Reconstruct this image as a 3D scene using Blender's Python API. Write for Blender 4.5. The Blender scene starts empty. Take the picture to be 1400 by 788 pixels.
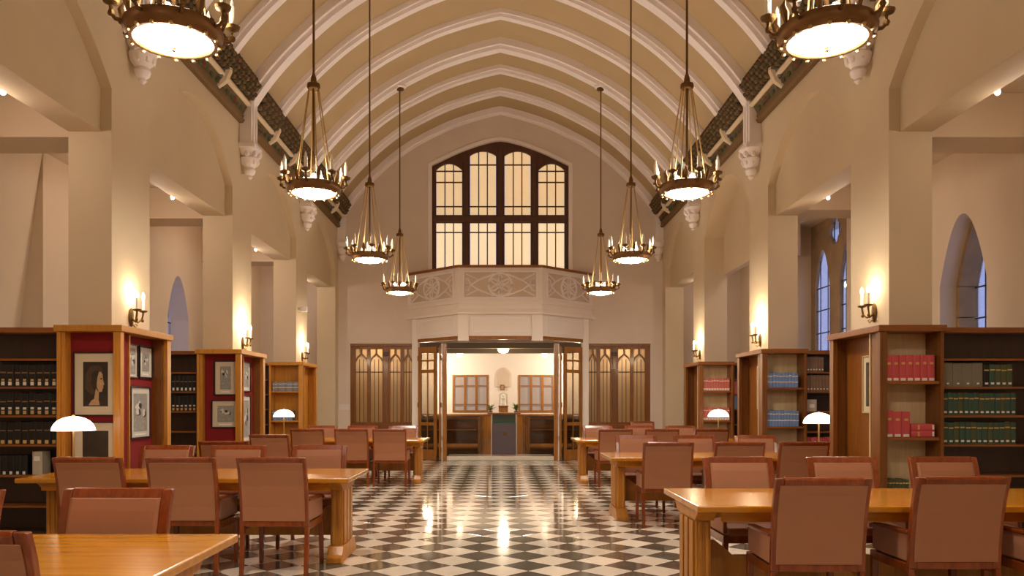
import bpy, bmesh, math, random
from math import pi, sin, cos, sqrt, radians
from mathutils import Vector, Matrix
from mathutils.geometry import tessellate_polygon

random.seed(7)
SC = bpy.context.scene
COL = SC.collection

# ------------------------------------------------------------------ camera
# floor z = 0, nave runs along +Y, x to the right; eye height 1.43 m
cam_data = bpy.data.cameras.new('camera')
cam = bpy.data.objects.new('camera', cam_data)
COL.objects.link(cam)
cam.location = (0, 0, 1.43)
cam.rotation_euler = (pi / 2, 0, 0)
cam_data.sensor_width = 36.0
cam_data.lens = 36.0 * 1089.0 / 1400.0
cam_data.shift_x = 16.0 / 1400.0
cam_data.shift_y = 156.0 / 1400.0
cam_data.clip_start = 0.05
cam_data.clip_end = 200
SC.camera = cam

# ------------------------------------------------------------------ world (dusk sky), exposure
world = bpy.data.worlds.new('dusk_sky')
SC.world = world
world.use_nodes = True
_bg = world.node_tree.nodes['Background']
_bg.inputs['Color'].default_value = (0.46, 0.52, 0.86, 1)
_bg.inputs['Strength'].default_value = 1.9
SC.view_settings.view_transform = 'Standard'
SC.view_settings.look = 'None'
SC.view_settings.gamma = 1.0
SC.view_settings.use_curve_mapping = False
SC.view_settings.exposure = 0.12
SC.cycles.use_denoising = True
SC.cycles.max_bounces = 8
SC.cycles.diffuse_bounces = 5
SC.cycles.glossy_bounces = 4
SC.cycles.transmission_bounces = 6
SC.cycles.sample_clamp_indirect = 6.0
SC.cycles.caustics_reflective = False
SC.cycles.caustics_refractive = False

WARM = (1.0, 0.87, 0.74)
AISLE_POWER = 14.0
UP_POWER = 9.0          # bulbs inside every chandelier crown
DISC = 106.0              # glow of the chandelier bowls
SCONCE_POWER = 20.0


def light(name, kind, loc, power, color=WARM, size=0.1, rot=None, parent=None, sizey=None, spot=None):
    d = bpy.data.lights.new(name, kind)
    d.energy = power
    d.color = color
    if kind == 'AREA':
        d.size = size
        if sizey:
            d.shape = 'RECTANGLE'
            d.size_y = sizey
    else:
        d.shadow_soft_size = size
    if kind == 'SPOT' and spot:
        d.spot_size = spot
        d.spot_blend = 0.6
    o = bpy.data.objects.new(name, d)
    COL.objects.link(o)
    o.location = loc
    if rot:
        o.rotation_euler = rot
    if parent:
        o.parent = parent
    return o


# ------------------------------------------------------------------ materials
def _mat(name):
    m = bpy.data.materials.new(name)
    m.use_nodes = True
    nt = m.node_tree
    return m, nt, nt.nodes['Principled BSDF'], nt.links


def _coords(nt, scale, which='Object'):
    tc = nt.nodes.new('ShaderNodeTexCoord')
    mp = nt.nodes.new('ShaderNodeMapping')
    mp.inputs['Scale'].default_value = scale
    nt.links.new(tc.outputs[which], mp.inputs['Vector'])
    return mp.outputs['Vector']


def _mix(nt, fac, a, b):
    mx = nt.nodes.new('ShaderNodeMix')
    mx.data_type = 'RGBA'
    for sock, v in ((mx.inputs[0], fac), (mx.inputs[6], a), (mx.inputs[7], b)):
        if isinstance(v, (int, float)):
            sock.default_value = v
        elif isinstance(v, tuple):
            sock.default_value = (*v, 1) if len(v) == 3 else v
        else:
            nt.links.new(v, sock)
    return mx.outputs[2]


def _noise(nt, vec, scale, detail=3, rough=0.55):
    n = nt.nodes.new('ShaderNodeTexNoise')
    n.inputs['Scale'].default_value = scale
    n.inputs['Detail'].default_value = detail
    n.inputs['Roughness'].default_value = rough
    if vec is not None:
        nt.links.new(vec, n.inputs['Vector'])
    return n.outputs['Fac']


def _ramp(nt, fac, lo, hi):
    r = nt.nodes.new('ShaderNodeMapRange')
    r.inputs['From Min'].default_value = lo
    r.inputs['From Max'].default_value = hi
    nt.links.new(fac, r.inputs['Value'])
    return r.outputs['Result']


def plaster(name, col, var=0.06, rough=0.75, scale=1.3):
    m, nt, b, L = _mat(name)
    v = _coords(nt, (1, 1, 1))
    f = _ramp(nt, _noise(nt, v, scale, 4), 0.3, 0.7)
    dark = tuple(c * (1 - var) for c in col)
    L.new(_mix(nt, f, dark, col), b.inputs['Base Color'])
    b.inputs['Roughness'].default_value = rough
    bp = nt.nodes.new('ShaderNodeBump')
    bp.inputs['Strength'].default_value = 0.06
    bp.inputs['Distance'].default_value = 0.004
    L.new(_noise(nt, v, 60, 3), bp.inputs['Height'])
    L.new(bp.outputs['Normal'], b.inputs['Normal'])
    return m


def wood(name, dark, lite, axis='x', rough=0.3, coat=0.3, scale=1.0):
    m, nt, b, L = _mat(name)
    s = {'x': (1.2, 14, 14), 'y': (14, 1.2, 14), 'z': (14, 14, 1.2)}[axis]
    v = _coords(nt, tuple(k * scale for k in s))
    n1 = _noise(nt, v, 1.6, 5, 0.6)
    n2 = _noise(nt, v, 6.0, 3, 0.6)
    f = _ramp(nt, _mix(nt, 0.35, n1, n2), 0.32, 0.68)
    oi = nt.nodes.new('ShaderNodeObjectInfo')
    c = _mix(nt, f, dark, lite)
    hsv = nt.nodes.new('ShaderNodeHueSaturation')
    mr = nt.nodes.new('ShaderNodeMapRange')
    mr.inputs['To Min'].default_value = 0.86
    mr.inputs['To Max'].default_value = 1.12
    L.new(oi.outputs['Random'], mr.inputs['Value'])
    L.new(mr.outputs['Result'], hsv.inputs['Value'])
    L.new(c, hsv.inputs['Color'])
    L.new(hsv.outputs['Color'], b.inputs['Base Color'])
    b.inputs['Roughness'].default_value = rough
    b.inputs['Coat Weight'].default_value = coat
    b.inputs['Coat Roughness'].default_value = 0.12
    return m


def plain(name, col, rough=0.5, metal=0.0, coat=0.0, var=0.12, scale=9):
    m, nt, b, L = _mat(name)
    v = _coords(nt, (1, 1, 1))
    f = _noise(nt, v, scale, 3)
    L.new(_mix(nt, f, tuple(c * (1 - var) for c in col), tuple(min(1, c * (1 + var)) for c in col)), b.inputs['Base Color'])
    b.inputs['Roughness'].default_value = rough
    b.inputs['Metallic'].default_value = metal
    b.inputs['Coat Weight'].default_value = coat
    return m


def fabric(name, col, weave=260):
    m, nt, b, L = _mat(name)
    v = _coords(nt, (1, 1, 1))
    w = nt.nodes.new('ShaderNodeTexChecker')
    w.inputs['Scale'].default_value = weave
    L.new(v, w.inputs['Vector'])
    f = _mix(nt, 0.5, w.outputs['Fac'], _noise(nt, v, 5, 3))
    L.new(_mix(nt, f, tuple(c * 0.82 for c in col), tuple(c * 1.12 for c in col)), b.inputs['Base Color'])
    b.inputs['Roughness'].default_value = 0.62
    b.inputs['Sheen Weight'].default_value = 0.12
    b.inputs['Sheen Roughness'].default_value = 0.4
    return m


def glow(name, col, strength, base=0.8):
    m, nt, b, L = _mat(name)
    b.inputs['Base Color'].default_value = (*[c * base for c in col], 1)
    v = _coords(nt, (1, 1, 1))
    f = _ramp(nt, _noise(nt, v, 2.2, 3), 0.3, 0.7)
    L.new(_mix(nt, f, tuple(c * 0.93 for c in col), col), b.inputs['Emission Color'])
    b.inputs['Emission Strength'].default_value = strength
    b.inputs['Roughness'].default_value = 0.35
    return m


def marble(name, col, vein, rough):
    m, nt, b, L = _mat(name)
    g = nt.nodes.new('ShaderNodeNewGeometry')
    mp = nt.nodes.new('ShaderNodeMapping')
    L.new(g.outputs['Position'], mp.inputs['Vector'])
    f1 = _ramp(nt, _noise(nt, mp.outputs['Vector'], 0.9, 3), 0.3, 0.7)
    f2 = _ramp(nt, _noise(nt, mp.outputs['Vector'], 7.0, 6, 0.7), 0.42, 0.75)
    c = _mix(nt, f2, col, vein)
    hsv = nt.nodes.new('ShaderNodeHueSaturation')
    oi = nt.nodes.new('ShaderNodeObjectInfo')
    add = nt.nodes.new('ShaderNodeMath')
    add.operation = 'ADD'
    L.new(oi.outputs['Random'], add.inputs[0])
    L.new(g.outputs['Random Per Island'], add.inputs[1])
    fr = nt.nodes.new('ShaderNodeMath')
    fr.operation = 'FRACT'
    L.new(add.outputs[0], fr.inputs[0])
    mr = nt.nodes.new('ShaderNodeMapRange')
    mr.inputs['To Min'].default_value = 0.8
    mr.inputs['To Max'].default_value = 1.15
    L.new(fr.outputs[0], mr.inputs['Value'])
    L.new(mr.outputs['Result'], hsv.inputs['Value'])
    L.new(c, hsv.inputs['Color'])
    L.new(hsv.outputs['Color'], b.inputs['Base Color'])
    rr = nt.nodes.new('ShaderNodeMapRange')
    rr.inputs['To Min'].default_value = rough * 0.7
    rr.inputs['To Max'].default_value = rough * 1.35
    L.new(f1, rr.inputs['Value'])
    L.new(rr.outputs['Result'], b.inputs['Roughness'])
    return m


def clear_glass(name, tint, gloss=0.08, trans=True):
    m = bpy.data.materials.new(name)
    m.use_nodes = True
    nt = m.node_tree
    nt.nodes.clear()
    out = nt.nodes.new('ShaderNodeOutputMaterial')
    tr = nt.nodes.new('ShaderNodeBsdfTransparent' if trans else 'ShaderNodeBsdfTranslucent')
    tr.inputs['Color'].default_value = (*tint, 1)
    gl = nt.nodes.new('ShaderNodeBsdfGlossy')
    gl.inputs['Roughness'].default_value = 0.08 if trans else 0.22
    mx = nt.nodes.new('ShaderNodeMixShader')
    lw = nt.nodes.new('ShaderNodeLayerWeight')
    lw.inputs['Blend'].default_value = 0.25
    mr = nt.nodes.new('ShaderNodeMapRange')
    mr.inputs['To Min'].default_value = gloss
    mr.inputs['To Max'].default_value = 0.7
    nt.links.new(lw.outputs['Fresnel'], mr.inputs['Value'])
    nt.links.new(mr.outputs['Result'], mx.inputs[0])
    nt.links.new(tr.outputs[0], mx.inputs[1])
    nt.links.new(gl.outputs[0], mx.inputs[2])
    nt.links.new(mx.outputs[0], out.inputs['Surface'])
    return m


M = {
    'wall': plaster('cream_plaster', (0.67, 0.55, 0.385)),
    'aisle': plaster('aisle_plaster', (0.74, 0.61, 0.46)),
    'backwall': plaster('back_wall_plaster', (0.73, 0.62, 0.54)),
    'vault': plaster('tan_vault_plaster', (0.50, 0.365, 0.205)),
    'rib': plaster('white_rib_plaster', (0.88, 0.81, 0.80), 0.03),
    'white': plaster('white_plaster_trim', (0.87, 0.79, 0.73), 0.03),
    'tracery_back': plaster('tan_tracery_ground', (0.66, 0.53, 0.43), 0.05),
    'inner_ceiling': plaster('grey_brown_ceiling', (0.30, 0.24, 0.16), 0.05),
    'stone': plaster('brown_window_stone', (0.42, 0.28, 0.15), 0.25, 0.8, 4),
    'oak': wood('honey_oak_table', (0.44, 0.155, 0.005), (0.66, 0.28, 0.013), 'x', 0.22, 0.35, 0.7),
    'oak_y': wood('honey_oak_leg', (0.38, 0.14, 0.012), (0.58, 0.245, 0.026), 'z', 0.45, 0.1, 0.8),
    'mahogany': wood('red_mahogany', (0.15, 0.025, 0.004), (0.29, 0.060, 0.007), 'z', 0.24, 0.35),
    'walnut': wood('bookcase_walnut', (0.14, 0.041, 0.005), (0.28, 0.096, 0.011), 'z', 0.38, 0.15),
    'walnut_x': wood('bookcase_walnut_shelf', (0.17, 0.05, 0.008), (0.32, 0.11, 0.018), 'x', 0.38, 0.15),
    'shade_dark_walnut': wood('shade_dark_walnut', (0.020, 0.006, 0.0025), (0.045, 0.013, 0.005), 'z', 0.4, 0.2),  # walnut darkened further, the shade of the shelves put into its colour
    'golden': wood('golden_oak_post', (0.42, 0.165, 0.018), (0.60, 0.27, 0.035), 'z', 0.35, 0.25),
    'light_back': wood('glare_paled_back_panel', (0.58, 0.42, 0.21), (0.74, 0.58, 0.35), 'z', 0.35, 0.3, 0.5),  # back panel wood paled, glare on it put into the colour
    'door_wood': wood('screen_oak', (0.22, 0.08, 0.011), (0.40, 0.16, 0.026), 'z', 0.35, 0.25),
    'pew_wood': wood('dark_pew_oak', (0.09, 0.03, 0.007), (0.19, 0.07, 0.014), 'x', 0.3, 0.3),
    'screen_wood': wood('dark_screen_oak', (0.13, 0.042, 0.007), (0.25, 0.088, 0.014), 'z', 0.35, 0.2),
    'window_wood': wood('dark_window_oak', (0.055, 0.018, 0.007), (0.11, 0.036, 0.013), 'z', 0.45, 0.1),
    'fabric': fabric('brown_mauve_upholstery', (0.385, 0.158, 0.074)),
    'felt': plain('dark_red_felt', (0.21, 0.005, 0.006), 0.9, var=0.1, scale=30),
    'brass': plain('aged_brass', (0.55, 0.36, 0.14), 0.32, 0.8),
    'dark_brass': plain('dark_bronze', (0.17, 0.095, 0.035), 0.42, 1.0),
    'copper': plain('copper_band', (0.22, 0.11, 0.04), 0.45, 0.8),
    'candle': plain('ivory_candle_sleeve', (0.82, 0.75, 0.62), 0.45),
    'leaf_brown': plain('carved_leaf_brown', (0.15, 0.088, 0.032), 0.75, var=0.3, scale=18),
    'moss': plain('frieze_green', (0.06, 0.075, 0.025), 0.7),
    'gold_trim': plain('dull_gold_moulding', (0.16, 0.085, 0.022), 0.55, 0.2),
    'frieze': plain('painted_frieze', (0.12, 0.075, 0.03), 0.7, var=0.6, scale=14),
    'leaf': plain('carved_leaf_olive', (0.075, 0.052, 0.02), 0.75, var=0.35, scale=18),
    'leaf_red': plain('carved_leaf_red', (0.17, 0.05, 0.022), 0.75, var=0.3),
    'cream_roll': plain('cream_painted_roll', (0.72, 0.58, 0.40), 0.6, var=0.06),
    'boss_grey': plain('grey_boss', (0.10, 0.10, 0.12), 0.6),
    'tile_dark': marble('dark_marble_tile', (0.10, 0.088, 0.07), (0.19, 0.165, 0.13), 0.075),
    'tile_light': marble('cream_marble_tile', (0.82, 0.72, 0.60), (0.86, 0.79, 0.69), 0.075),
    'grout': plain('grout', (0.26, 0.21, 0.16), 0.7),
    'step': marble('pale_marble_step', (0.72, 0.66, 0.54), (0.78, 0.72, 0.62), 0.18),
    'bowl': glow('glowing_bowl_glass', (1.0, 0.88, 0.73), DISC),
    'bulb': glow('candle_bulb', (1.0, 0.80, 0.50), 22),
    'shade': glow('lit_white_shade', (1.0, 0.86, 0.68), 4.0),
    'curtain': glow('backlit_window_blind', (1.0, 0.72, 0.40), 0.52),
    'curtain_lo': glow('backlit_window_blind_low', (1.0, 0.77, 0.48), 0.72),
    'inner_pane': glow('lit_inner_window_glass', (0.95, 0.74, 0.62), 0.20, 0.25),
    'globe': glow('lit_ceiling_globe', (1.0, 0.84, 0.58), 5),
    'lens': glow('spot_lens', (1.0, 0.85, 0.65), 25),
    'glass': clear_glass('thin_window_glass', (0.92, 0.94, 1.0)),
    'door_glass': clear_glass('thin_door_glass', (0.62, 0.58, 0.52), 0.05),
    'screen_glass': clear_glass('obscured_screen_glass', (0.86, 0.66, 0.42), 0.06, trans=False),
    'lead': plain('dark_lead', (0.05, 0.045, 0.045), 0.5, 0.4),
    'black': plain('black_frame', (0.012, 0.012, 0.014), 0.35),
    'mat': plain('cream_picture_mat', (0.62, 0.53, 0.38), 0.7, var=0.04),
    'mat_pale': plain('pale_picture_mat', (0.60, 0.57, 0.50), 0.7, var=0.04),
    'print_dark': plain('dark_brown_print', (0.030, 0.018, 0.010), 0.6, var=0.5, scale=14),
    'print_mid': plain('mid_brown_print', (0.065, 0.036, 0.018), 0.6, var=0.4, scale=22),
    'print_skin': plain('pale_print_tone', (0.46, 0.29, 0.15), 0.6, var=0.25, scale=25),
    'print_grey': plain('grey_print', (0.30, 0.29, 0.26), 0.6, var=0.5, scale=40),
    'print_black': plain('black_print', (0.03, 0.03, 0.03), 0.6, var=0.5, scale=40),
    'gilt': plain('pale_gilt_frame', (0.56, 0.42, 0.20), 0.4, 0.2),
    'red_book': plain('red_buckram', (0.55, 0.075, 0.085), 0.45, var=0.1),
    'rose_book': plain('rose_buckram', (0.60, 0.16, 0.12), 0.5, var=0.1),
    'blue_book': plain('blue_cloth', (0.17, 0.27, 0.50), 0.5, var=0.12),
    'slate_book': plain('slate_cloth', (0.22, 0.24, 0.30), 0.5, var=0.15),
    'green_book': plain('green_leather', (0.035, 0.085, 0.06), 0.4, var=0.25),
    'olive_book': plain('olive_leather', (0.07, 0.085, 0.035), 0.4, var=0.25),
    'grey_book': plain('grey_cloth', (0.20, 0.185, 0.14), 0.6, var=0.15),
    'brown_book': plain('brown_cloth', (0.22, 0.13, 0.07), 0.6, var=0.2),
    'black_book': plain('black_cloth', (0.007, 0.006, 0.005), 0.5, var=0.3),
    'cream_book': plain('cream_board', (0.50, 0.44, 0.32), 0.7),
    'label': plain('white_spine_label', (0.80, 0.76, 0.70), 0.6, var=0.03),
    'gold_label': plain('gold_spine_label', (0.62, 0.40, 0.12), 0.5, var=0.08),
    'pages': plain('page_edges', (0.62, 0.55, 0.42), 0.8),
    'purple_panel': plain('grey_purple_panel', (0.10, 0.075, 0.09), 0.35, var=0.15),
    'green_cloth': plain('green_baize', (0.02, 0.16, 0.10), 0.8),
    'silver': plain('silver_metal', (0.62, 0.58, 0.52), 0.3, 0.9),
    'plant': plain('leaf_green', (0.12, 0.20, 0.05), 0.6, var=0.4, scale=30),
    'pot': plain('clay_pot', (0.35, 0.2, 0.11), 0.7),
    'white_plastic': plain('white_plastic', (0.75, 0.72, 0.68), 0.4, var=0.03),
    'stone_white': plain('white_figure', (0.75, 0.70, 0.62), 0.5, var=0.05),
}


# ------------------------------------------------------------------ mesh helpers
class MB:
    """collects verts/faces of ONE part"""

    def __init__(self):
        self.v, self.f, self.s = [], [], []

    def add(self, verts, faces, smooth=False):
        n = len(self.v)
        self.v += [tuple(p) for p in verts]
        self.f += [tuple(i + n for i in f) for f in faces]
        self.s += [smooth] * len(faces)
        return self

    def box(self, x0, x1, y0, y1, z0, z1):
        x0, x1 = min(x0, x1), max(x0, x1)
        y0, y1 = min(y0, y1), max(y0, y1)
        z0, z1 = min(z0, z1), max(z0, z1)
        v = [(x, y, z) for z in (z0, z1) for y in (y0, y1) for x in (x0, x1)]
        return self.add(v, [(0, 2, 3, 1), (4, 5, 7, 6), (0, 1, 5, 4), (2, 6, 7, 3), (0, 4, 6, 2), (1, 3, 7, 5)])

    def hexa(self, bottom, top):
        """eight corners: four of the bottom ring, four of the top ring"""
        return self.add(list(bottom) + list(top), [(3, 2, 1, 0), (4, 5, 6, 7), (0, 1, 5, 4), (1, 2, 6, 5), (2, 3, 7, 6), (3, 0, 4, 7)])

    def prism(self, outer, fn, t0, t1, holes=()):
        """outline (with holes) in 2-D, given a thickness: fn(u, v, t) -> xyz"""
        loops = [list(outer)] + [list(h) for h in holes]
        tris = tessellate_polygon([[Vector((u, v, 0)) for u, v in lp] for lp in loops])
        flat = [p for lp in loops for p in lp]
        n = len(flat)
        verts = [fn(u, v, t0) for u, v in flat] + [fn(u, v, t1) for u, v in flat]
        faces = [tuple(t) for t in tris] + [tuple(i + n for i in reversed(t)) for t in tris]
        o = 0
        for lp in loops:
            k = len(lp)
            for i in range(k):
                j = (i + 1) % k
                faces.append((o + i, o + j, o + j + n, o + i + n))
            o += k
        return self.add(verts, faces)

    def tube(self, pts, r, n=8, closed=False, smooth=True):
        pts = [Vector(p) for p in pts]
        rs = r if isinstance(r, (list, tuple)) else [r] * len(pts)
        verts, faces = [], []
        m = len(pts)
        up = None
        for i, p in enumerate(pts):
            a = pts[i - 1] if (i > 0 or closed) else p
            b = pts[(i + 1) % m] if (i < m - 1 or closed) else p
            d = (b - a).normalized()
            if up is None or abs(d.dot(up)) > 0.98:
                up = Vector((0, 0, 1)) if abs(d.z) < 0.9 else Vector((1, 0, 0))
            s = d.cross(up).normalized()
            u = s.cross(d)
            for k in range(n):
                a_ = 2 * pi * k / n
                verts.append(p + (s * cos(a_) + u * sin(a_)) * rs[i])
        for i in range(m if closed else m - 1):
            i2 = (i + 1) % m
            for k in range(n):
                k2 = (k + 1) % n
                faces.append((i * n + k, i * n + k2, i2 * n + k2, i2 * n + k))
        if not closed:
            faces.append(tuple(reversed(range(n))))
            faces.append(tuple((m - 1) * n + k for k in range(n)))
        return self.add(verts, faces, smooth)

    def lathe(self, prof, n=16, c=(0, 0, 0), smooth=True, sx=1.0, sy=1.0):
        verts, faces = [], []
        for r, z in prof:
            for k in range(n):
                a = 2 * pi * k / n
                verts.append((c[0] + r * cos(a) * sx, c[1] + r * sin(a) * sy, c[2] + z))
        for i in range(len(prof) - 1):
            for k in range(n):
                k2 = (k + 1) % n
                faces.append((i * n + k, i * n + k2, (i + 1) * n + k2, (i + 1) * n + k))
        if prof[0][0] > 1e-5:
            faces.append(tuple(reversed(range(n))))
        if prof[-1][0] > 1e-5:
            faces.append(tuple((len(prof) - 1) * n + k for k in range(n)))
        return self.add(verts, faces, smooth)

    def ball(self, c, r, n=8, m=6, s=(1, 1, 1)):
        prof = [(max(1e-6, r * sin(pi * i / m)), -r * cos(pi * i / m)) for i in range(m + 1)]
        k = len(self.v)
        self.lathe(prof, n, (0, 0, 0))
        for i in range(k, len(self.v)):
            p = self.v[i]
            self.v[i] = (c[0] + p[0] * s[0], c[1] + p[1] * s[1], c[2] + p[2] * s[2])
        return self

    def mesh(self, name):
        me = bpy.data.meshes.new(name)
        me.from_pydata([tuple(p) for p in self.v], [], self.f)
        me.polygons.foreach_set('use_smooth', self.s)
        bm = bmesh.new()
        bm.from_mesh(me)
        bmesh.ops.remove_doubles(bm, verts=bm.verts, dist=1e-5)
        bmesh.ops.recalc_face_normals(bm, faces=bm.faces)
        bm.to_mesh(me)
        bm.free()
        me.update()
        return me

    def build(self, name, mat, parent=None, bevel=0.0, loc=None, kind=None):
        me = self.mesh(name)
        me.materials.append(M[mat] if isinstance(mat, str) else mat)
        if any(self.s):
            me.set_sharp_from_angle(angle=radians(40))
        o = bpy.data.objects.new(name, me)
        COL.objects.link(o)
        if parent:
            o.parent = parent
        if loc:
            o.location = loc
        if kind:
            o['kind'] = kind
        if bevel:
            md = o.modifiers.new('bevel', 'BEVEL')
            md.width = bevel
            md.segments = 2
            md.limit_method = 'ANGLE'
            md.angle_limit = radians(40)
        return o


def XZ(u, v, t):
    return (u, t, v)


def YZ(u, v, t):
    return (t, u, v)


def XY(u, v, t):
    return (u, v, t)


def thing(name, label, cat, loc=(0, 0, 0), rz=0.0, group=None):
    o = bpy.data.objects.new(name, None)
    o.empty_display_size = 0.1
    COL.objects.link(o)
    o.location = loc
    o.rotation_euler = (0, 0, rz)
    return tag(o, label, cat, group)


def tag(o, label, cat, group=None):
    o['label'] = label
    o['category'] = cat
    if group:
        o['group'] = group
    return o


def structure(o, label=None):
    o['kind'] = 'structure'
    if label:
        o['label'] = label
    return o


def holder(name, label, loc=(0, 0, 0)):
    o = bpy.data.objects.new(name, None)
    COL.objects.link(o)
    o.location = loc
    return structure(o, label)


def copy_tree(o, parent=None):
    c = o.copy()
    COL.objects.link(c)
    if parent:
        c.parent = parent
    for ch in o.children:
        copy_tree(ch, c)
    return c


ORD = ['first', 'second', 'third', 'fourth', 'fifth', 'sixth', 'seventh', 'eighth', 'ninth', 'tenth', 'eleventh', 'twelfth',
       'thirteenth', 'fourteenth', 'fifteenth', 'sixteenth', 'seventeenth', 'eighteenth', 'nineteenth', 'twentieth']
SIDE = {-1: 'left', 1: 'right'}


def arch_pts(u0, u1, zs, za, n=14, p=2.0, rev=False):
    """pointed arch from (u0, zs) over the apex to (u1, zs)"""
    w = (u1 - u0) / 2
    out = []
    for i in range(2 * n + 1):
        t = i / n
        k = t if t <= 1 else 2 - t
        out.append((u0 + w * t, zs + (za - zs) * (1 - (1 - k) ** p)))
    return out


# ================================================================== STRUCTURE
WY = 19.9                # back wall plane
FRONT = -3.2             # wall behind the camera
NX = 4.05                # nave wall face
NB = 4.50                # its back face
PC = [-2.5 + 3.75 * k for k in range(7)]      # pier centres
PH = 0.45
SPRING, APEX, LINTEL = 4.70, 5.50, 4.25

# ---- nave walls, one arcade each, with blind tympana
for s in (-1, 1):
    out = [(FRONT, 0)]
    for k in range(len(PC) - 1):
        a, b = PC[k] + PH, PC[k + 1] - PH
        out.append((a, 0))
        out += arch_pts(a, b, SPRING, APEX, 14, 1.9)
        out.append((b, 0))
    out += [(WY, 0), (WY, 6.5), (FRONT, 6.5)]
    w = structure(MB().prism(out, YZ, s * NX, s * NB).build('wall_' + SIDE[s], 'wall'),
                  'cream plastered arcade wall with square piers along the %s side of the nave' % SIDE[s])
    for k in range(len(PC) - 1):
        a, b = PC[k] + PH, PC[k + 1] - PH
        deep = (s == 1 and k == 4)
        lo = 3.95 if deep else LINTEL
        pl = [(a, lo)] + arch_pts(a, b, SPRING, APEX, 14, 1.9) + [(b, lo)]
        MB().prism(pl, YZ, s * (4.43 if deep else 4.165), s * (4.56 if deep else NB)).build('tympanum', 'wall', w)
    for c in PC[1:]:
        y0, y1 = c - 0.14, c + 0.14
        if c > WY:
            y0, y1 = WY - 0.14, WY - 0.001
        sh = MB()
        sh.box(s * NX, s * 3.86, y0, y1, 5.44, 6.30)
        for q in ((0.04, 0.09), (-0.09, -0.04)):
            if c < WY:
                sh.box(s * 3.86, s * 3.835, c + q[0], c + q[1], 5.46, 6.25)
        sh.build('shaft', 'rib', w, 0.008)
        cy = (y0 + y1) / 2
        cb = MB()
        cb.box(s * NX, s * 3.80, y0 - 0.05, y1 + (0.05 if c < WY else 0), 5.38, 5.45)
        cb.lathe([(0.19, 5.38), (0.17, 5.33), (0.125, 5.28), (0.15, 5.24), (0.13, 5.16), (0.07, 5.10), (0.09, 5.06),
                  (0.075, 5.01), (0.035, 4.98), (0.045, 4.955), (0.01, 4.92)], 10, (s * (NX - 0.12), cy, 0))
        for j in range(5):
            a = -pi / 2 + pi * j / 4
            dx, dy = cos(a), sin(a)
            cb.ball((s * (NX - 0.12 - 0.15 * dx), cy + 0.13 * dy * (1 if c < WY else 0.0), 5.30), 0.045, 6, 4, (1, 1, 1.3))
            cb.ball((s * (NX - 0.12 - 0.12 * dx), cy + 0.10 * dy * (1 if c < WY else 0.0), 5.18), 0.035, 6, 4, (1, 1, 1.3))
        cb.build('corbel', 'rib', w)

# ---- vault: profile of the main rib soffit (x, z)
SOFF = [(0, 8.61), (0.55, 8.47), (1.15, 8.27), (1.65, 8.04), (2.13, 7.78), (2.55, 7.49), (2.9, 7.19), (3.3, 6.80), (3.6, 6.45),
        (3.83, 6.12), (3.93, 5.93)]


def smooth_profile(pts, k=4):
    out = []
    n = len(pts)
    for i in range(n - 1):
        p0 = pts[max(i - 1, 0)]
        p1, p2 = pts[i], pts[i + 1]
        p3 = pts[min(i + 2, n - 1)]
        for j in range(k):
            t = j / k
            out.append(tuple(0.5 * ((2 * p1[a]) + (-p0[a] + p2[a]) * t + (2 * p0[a] - 5 * p1[a] + 4 * p2[a] - p3[a]) * t * t
                                    + (-p0[a] + 3 * p1[a] - 3 * p2[a] + p3[a]) * t ** 3) for a in (0, 1)))
    out.append(pts[-1])
    return out


HALF = smooth_profile(SOFF, 3)


def offset_profile(d):
    """full width profile (left to right) pushed outwards by d"""
    res = []
    n = len(HALF)
    for i in range(n):
        a, b = HALF[max(i - 1, 0)], HALF[min(i + 1, n - 1)]
        tx, tz = b[0] - a[0], b[1] - a[1]
        l = sqrt(tx * tx + tz * tz)
        nx, nz = -tz / l, tx / l          # outward: up and to +x
        if nz < 0:
            nx, nz = -nx, -nz
        x, z = HALF[i]
        res.append((max(0.0, x + nx * d) if i else 0.0, z + nz * d))
    left = [(-x, z) for x, z in reversed(res)]
    return left[:-1] + res


def strip(pin, pout, y0, y1):
    """closed shell between two profiles from y0 to y1"""
    poly = list(pin) + list(reversed(pout))
    n = len(pin)
    mb = MB()
    vs = [(x, y0, z) for x, z in pin] + [(x, y0, z) for x, z in pout] + [(x, y1, z) for x, z in pin] + [(x, y1, z) for x, z in pout]
    f = []
    for i in range(n - 1):
        f += [(i, i + 1, 2 * n + i + 1, 2 * n + i), (n + i, 3 * n + i, 3 * n + i + 1, n + i + 1),
              (i, n + i, n + i + 1, i + 1), (2 * n + i, 2 * n + i + 1, 3 * n + i + 1, 3 * n + i)]
    f += [(0, 2 * n, 3 * n, n), (n - 1, 2 * n - 1, 4 * n - 1, 3 * n - 1)]
    mb.add(vs, f, True)
    return mb


ceil = structure(strip(offset_profile(0.20), offset_profile(0.45), FRONT, WY + 0.2).build('ceiling', 'vault'),
                 'tan pointed barrel vault with pale transverse ribs over the nave')
nrib = 0
y = 20.0
while y > FRONT:
    main = nrib % 3 == 0
    hw = 0.17 if main else 0.115
    y0, y1 = y - hw, min(y + hw, WY - 0.002)
    lo, mid = (0.0, 0.07) if main else (0.06, 0.12)
    r = strip(offset_profile(mid), offset_profile(0.26), y0, y1)
    r2 = strip(offset_profile(lo), offset_profile(mid + 0.02), y0 + hw * 0.38, min(y1, y + hw * 0.62))
    r.v, off = r.v + r2.v, len(r.v)
    r.f += [tuple(i + off for i in f) for f in r2.f]
    r.s += r2.s
    r.build('rib', 'rib', ceil)
    nrib += 1
    y -= 1.25

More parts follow.
